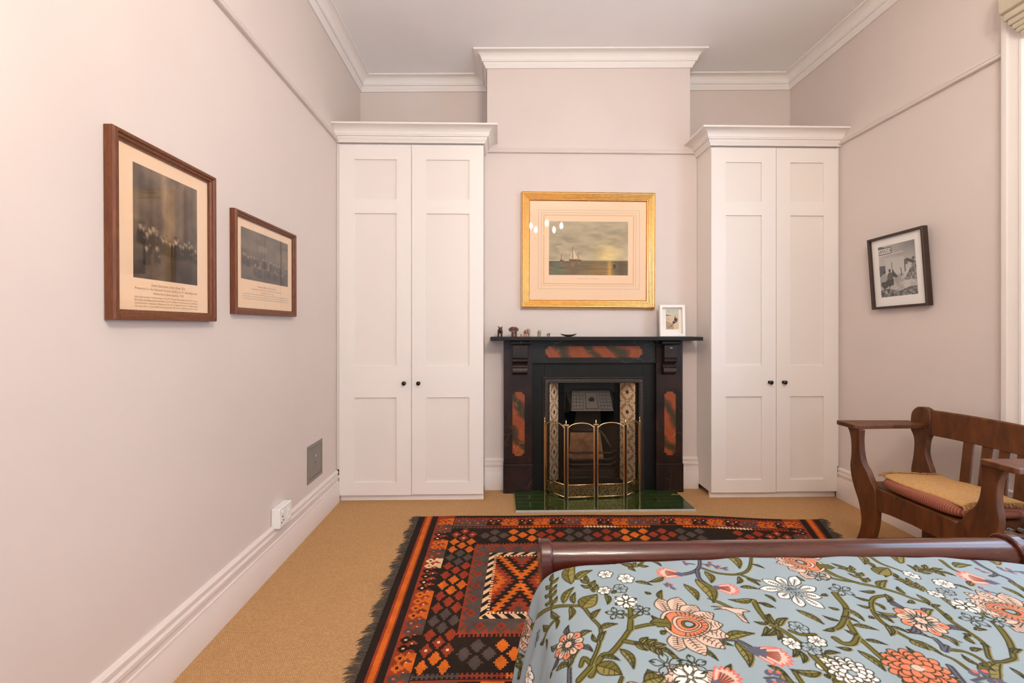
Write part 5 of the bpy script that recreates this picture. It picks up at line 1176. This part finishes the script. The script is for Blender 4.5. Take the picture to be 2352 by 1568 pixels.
def draw_pattern():
    # --- stems
    for P in ([A(150, 870), A(220, 760), A(280, 710), A(340, 685), A(460, 670), A(600, 675)], [A(700, 1290), A(790, 1120), A(880, 1080), A(980, 980), A(1040, 890), A(1100, 870), A(1200, 845), A(1380, 830)],
              [A(1040, 890), A(1060, 800), A(1050, 720), A(1040, 660)], [A(1000, 995), A(1100, 1000), A(1220, 1020), A(1340, 1050), A(1430, 1110), A(1480, 1180), A(1560, 1270)],
              [A(2160, 620), A(2210, 720), A(2290, 830)], [A(2290, 830), B(90, 850), B(180, 900), B(300, 980), B(370, 1030)], [B(490, 300), B(620, 380), B(720, 420), B(850, 460), B(1000, 490), B(1200, 550), B(1330, 600), B(1450, 640)],
              [B(740, 780), B(800, 860), B(860, 950), B(950, 1040), B(1080, 1150), B(1180, 1200), B(1240, 1300)], [B(650, 560), B(690, 600), B(740, 690), B(730, 770), B(680, 850), B(590, 890)], [B(1930, 720), B(2080, 830), B(2200, 960), B(2240, 1060), B(2250, 1150)],
              [B(640, 960), B(720, 1000), B(800, 1000), B(860, 950)], [B(430, 1110), B(520, 1200), B(600, 1270), B(670, 1340)], [A(590, 1340), A(640, 1280), A(690, 1210), A(640, 1140), A(600, 1200)]): stem(P)
    for P in ([A(640, 690), A(700, 780), A(770, 860), A(780, 950), A(750, 1060), A(700, 1170), A(690, 1210)], [A(1060, 770), A(1000, 745), A(940, 740)], [A(1060, 770), A(1100, 755), A(1150, 715)], [A(400, 770), A(300, 900), A(270, 980)],
              [A(1700, 340), A(1850, 385), A(2000, 385), A(2110, 330), A(2160, 270)], [A(2030, 390), A(2130, 420), A(2210, 445)], [A(1480, 1150), A(1540, 1165), A(1600, 1180)], [B(560, 410), B(700, 440), B(860, 465)],
              [B(1100, 570), B(1000, 590), B(970, 650), B(990, 720), B(1050, 800), B(1150, 870), B(1300, 960), B(1450, 1020), B(1600, 1100), B(1720, 1150), B(1850, 1240), B(1920, 1290)], [B(1500, 650), B(1600, 720), B(1700, 800), B(1850, 900), B(1980, 1010), B(2020, 1100), B(2060, 1145), B(2150, 1165), B(2250, 1150)],
              [B(930, 240), B(1060, 290), B(1230, 350), B(1330, 390)], [B(1600, 260), B(1700, 340), B(1800, 375)], [B(500, 1090), B(600, 1130), B(690, 1190)], [B(1640, 1060), B(1780, 1070), B(1900, 1130), B(2010, 1190)], [B(240, 890), B(330, 930), B(470, 920)]): stem(P, .007)
    for P in ([A(1520, 380), A(1620, 355), A(1665, 310), A(1670, 265)], [A(1640, 350), A(1670, 420), A(1720, 470), A(1800, 505)], [A(1880, 970), A(2000, 985), A(2120, 1045), A(2180, 1070)], [B(1850, 270), B(1960, 310), B(2090, 380), B(2040, 405)], [B(2090, 380), B(2200, 430), B(2300, 500)], [A(500, 1360), A(495, 1250), A(490, 1150)], [B(1540, 970), B(1600, 1030), B(1640, 1070), B(1660, 1030)]): stem(P, .008, NAVY)
    # --- leafy sprigs
    for P, n in (([A(345, 680), A(335, 600), A(335, 520), A(350, 430)], 7), ([A(920, 335), A(1020, 315), A(1120, 300), A(1200, 285)], 6), ([A(720, 540), A(690, 490), A(660, 450)], 4), ([B(920, 455), B(860, 400), B(800, 350), B(730, 320)], 6), ([B(1390, 355), B(1480, 340), B(1620, 370)], 7), ([B(1430, 530), B(1340, 480), B(1260, 430)], 6), ([A(1100, 1000), A(1220, 1020), A(1330, 1060)], 7), ([A(40, 1100), A(70, 1180), A(60, 1260)], 5)): sprig(P, .007, .026, n)
    for b, t in ((A(440, 640), A(535, 505)), (A(540, 650), A(560, 550)), (A(520, 680), A(500, 790)), (A(700, 790), A(780, 700)), (A(780, 870), A(935, 830)), (A(765, 1000), A(840, 900)), (A(745, 1005), A(705, 920)), (A(400, 770), A(330, 715)), (A(385, 780), A(390, 870)), (A(320, 870), A(268, 850)), (A(280, 970), A(235, 1010)), (A(285, 970), A(300, 1065)), (A(790, 1130), A(945, 1160)), (A(960, 1060), A(1080, 1240)), (A(1640, 1050), A(1830, 1165)), (A(1800, 1000), A(1985, 1030)), (A(1900, 970), A(2165, 915)), (A(2000, 1000), A(2120, 1215)), (A(505, 470), A(560, 350)), (A(560, 430), A(700, 350)), (A(1100, 450), A(1240, 490)), (A(1340, 405), A(1205, 460)), (A(1540, 470), A(1660, 612)), (A(1640, 430), A(1800, 645)), (A(1730, 360), A(1780, 460)), (A(1240, 270), A(1325, 312)), (A(2030, 400), A(2010, 470)), (A(2150, 290), A(2250, 330)), (A(1920, 265), A(2030, 330)), (A(2040, 500), A(2210, 520)), (A(2100, 420), A(2210, 490)), (A(2200, 640), A(2352, 690)), (A(2150, 610), A(1940, 615)), (A(2290, 830), A(2160, 810)), (A(2280, 850), A(2230, 935)), (A(2290, 800), A(2300, 735)), (A(820, 570), A(845, 655)), (A(880, 560), A(940, 540)), (A(1230, 560), A(1180, 545)), (A(1330, 610), A(1330, 530)), (A(1300, 790), A(1240, 760)), (A(1320, 920), A(1370, 890)),
                 (A(1950, 1330), A(1945, 1195)), (A(380, 1250), A(500, 1210)), (A(500, 1200), A(600, 1060)), (A(320, 1310), A(350, 1280)),
                 (B(100, 840), B(60, 740)), (B(140, 850), B(220, 785)), (B(120, 870), B(10, 930)), (B(130, 880), B(140, 980)), (B(100, 680), B(-20, 655)), (B(20, 560), B(120, 630)), (B(300, 700), B(550, 840)), (B(690, 700), B(585, 680)), (B(690, 800), B(535, 755)), (B(720, 690), B(905, 800)), (B(720, 770), B(870, 815)), (B(820, 840), B(1040, 890)), (B(850, 930), B(735, 890)), (B(930, 980), B(1130, 1020)), (B(800, 1060), B(660, 1040)), (B(850, 1070), B(1095, 1260)), (B(640, 880), B(545, 895)), (B(560, 560), B(520, 570)), (B(420, 430), B(490, 400)), (B(370, 450), B(310, 400)), (B(1060, 510), B(1110, 440)), (B(1000, 530), B(870, 540)), (B(960, 620), B(825, 585)), (B(1010, 640), B(1090, 705)), (B(970, 690), B(850, 660)), (B(1010, 740), B(1170, 820)), (B(990, 770), B(950, 780)), (B(1110, 570), B(1130, 635)), (B(1270, 560), B(1210, 500)), (B(1150, 850), B(1300, 915)), (B(1100, 840), B(1150, 935)), (B(1340, 620), B(1300, 640)), (B(1380, 570), B(1500, 660)), (B(1540, 680), B(1600, 660)), (B(1690, 790), B(1650, 735)), (B(1330, 970), B(1640, 1125)), (B(1290, 890), B(1520, 960)), (B(1560, 940), B(1780, 1000)), (B(1880, 930), B(1800, 915)), (B(1910, 890), B(2010, 880)), (B(1970, 1010), B(2040, 1040)), (B(1900, 1010), B(1820, 940)), (B(1940, 1210), B(1800, 1110)), (B(1960, 1210), B(2090, 1250)), (B(1880, 1080), B(1960, 1050)), (B(2080, 830), B(2010, 760)), (B(2000, 690), B(1925, 605)), (B(2110, 660), B(2050, 590)), (B(2240, 1100), B(2340, 1060)), (B(2230, 1230), B(2352, 1320)), (B(1180, 1200), B(1110, 1080)), (B(1180, 1210), B(1150, 1260)), (B(1450, 1140), B(1290, 1040)), (B(1560, 1250), B(1480, 1150)), (B(1650, 1340), B(1750, 1320)), (B(560, 1110), B(700, 1090)), (B(290, 1050), B(270, 1120)), (B(340, 1080), B(370, 1180)), (B(530, 1270), B(250, 1250)), (B(560, 1290), B(610, 1320)), (B(60, 1200), B(240, 1310)), (B(1040, 330), B(1100, 410)), (B(1150, 360), B(1205, 420)), (B(850, 240), B(925, 300)), (B(920, 260), B(1000, 330)), (B(1300, 300), B(1380, 360)), (B(1240, 290), B(1290, 260)), (B(1740, 320), B(1880, 300)), (B(1730, 480), B(1890, 530)), (B(1620, 600), B(1730, 695)), (B(2160, 500), B(2352, 600)), (B(2210, 450), B(2340, 540)), (B(1860, 490), B(1920, 450)), (B(2100, 300), B(2180, 320))): leaf(b, t)
    for b, t in ((A(610, 690), A(745, 560)), (A(750, 1210), A(975, 1290)), (A(1170, 1350), A(1360, 1320)), (B(1050, 390), B(1130, 330)), (B(1330, 970), B(1500, 1060))): leaf(b, t, .7, .05)
    # --- flowers
    bigflower(A(1540, 830), .078, -.12); bigflower(B(370, 285), .074, 2.7); bigflower(B(2300, 740), .078, 2.4); bigflower(A(95, 860), .06, -1.4)
    daisy(A(485, 1015), .036); daisy(B(1425, 805), .046, .2); whiteflower(B(270, 535), .066, .2); mum(B(1390, 1230), .055, .3, CORAL, PEACH); mum(B(800, 1275), .042, .1, WHITE, GROUND)
    thistle(A(1410, 375), .036, 2.9); thistle(A(1905, 510), .032, -.35); thistle(A(2280, 1110), .036, -.6, True); thistle(B(90, 1120), .034, -.5, True); thistle(B(1930, 430), .04, 2.6); thistle(A(1890, 1330), .034, .6)
    blossom(A(1015, 425), .023); blossom(A(820, 532), .018); blossom(A(960, 512), .019, None); blossom(A(820, 388), .021); blossom(B(260, 1000), .019); blossom(B(490, 992), .019); blossom(B(320, 868), .021, None); blossom(B(430, 1060), .02, None); blossom(B(1625, 468), .024); blossom(B(1550, 562), .018); blossom(B(1345, 395), .02); blossom(B(1650, 545), .019, None); blossom(B(1165, 262), .028); blossom(A(130, 1290), .022)
    starflower(A(1010, 628), .028, WHITE, 6); starflower(A(925, 742), .022); starflower(A(1150, 712), .02); starflower(A(1375, 1200), .031); starflower(A(1632, 1190), .026); starflower(A(1585, 1318), .034, WHITE, 6); starflower(B(500, 400), .024); starflower(B(712, 522), .026); starflower(B(1835, 672), .03, WHITE, 6); starflower(B(1895, 792), .025); starflower(B(2115, 802), .025); starflower(A(200, 545), .02); starflower(A(205, 960), .018)
    berries([A(1700, 290), A(1770, 300), A(1840, 330), A(1910, 330)], .014); berries([A(1530, 290), A(1620, 300)], .012); berries([A(1350, 470), A(1400, 490), A(1430, 500)], .012); berries([B(2110, 330), B(2200, 350), B(2340, 360)], .016); berries([B(1960, 350), B(2030, 370)], .014); berries([B(1880, 1330), B(2000, 1320), B(2120, 1340)], .02); berries([B(20, 1310), B(110, 1320), B(220, 1345)], .018); berries([B(1980, 520), B(2090, 560)], .013)
    bird(A(1970, 700), .046, -.3)
for off in ((.34, -.50), (-.52, -.46), (.0, .0)):
    OFF = np.array(off); draw_pattern()
cols = np.empty((len(vs_all), len(us), 3)); cols[:] = GROUND; nyf = min(len(cv.y), len(vs_fine)); nxf = min(len(cv.x), len(us)); cols[k0:k0 + nyf, :nxf] = cv.a[:nyf, :nxf]
base = Vector((.88, .4, .2)); V = np.stack([CX_ - base.x, CY_ - base.y, CZ_ - base.z], -1)
M['floral'] = painted('printed_cotton_floral', .85, spec=.15, bump=.08, bscale=900)
sp = link('bedspread', grid_mesh('bedspread', V.reshape(-1, 3), len(vs_all), len(us), cols), M['floral'], None, 0, 'all'); sp.location = base
tag(sp, 'pale blue floral bedspread with peach flowers and olive leaves over the bed', 'bedspread')
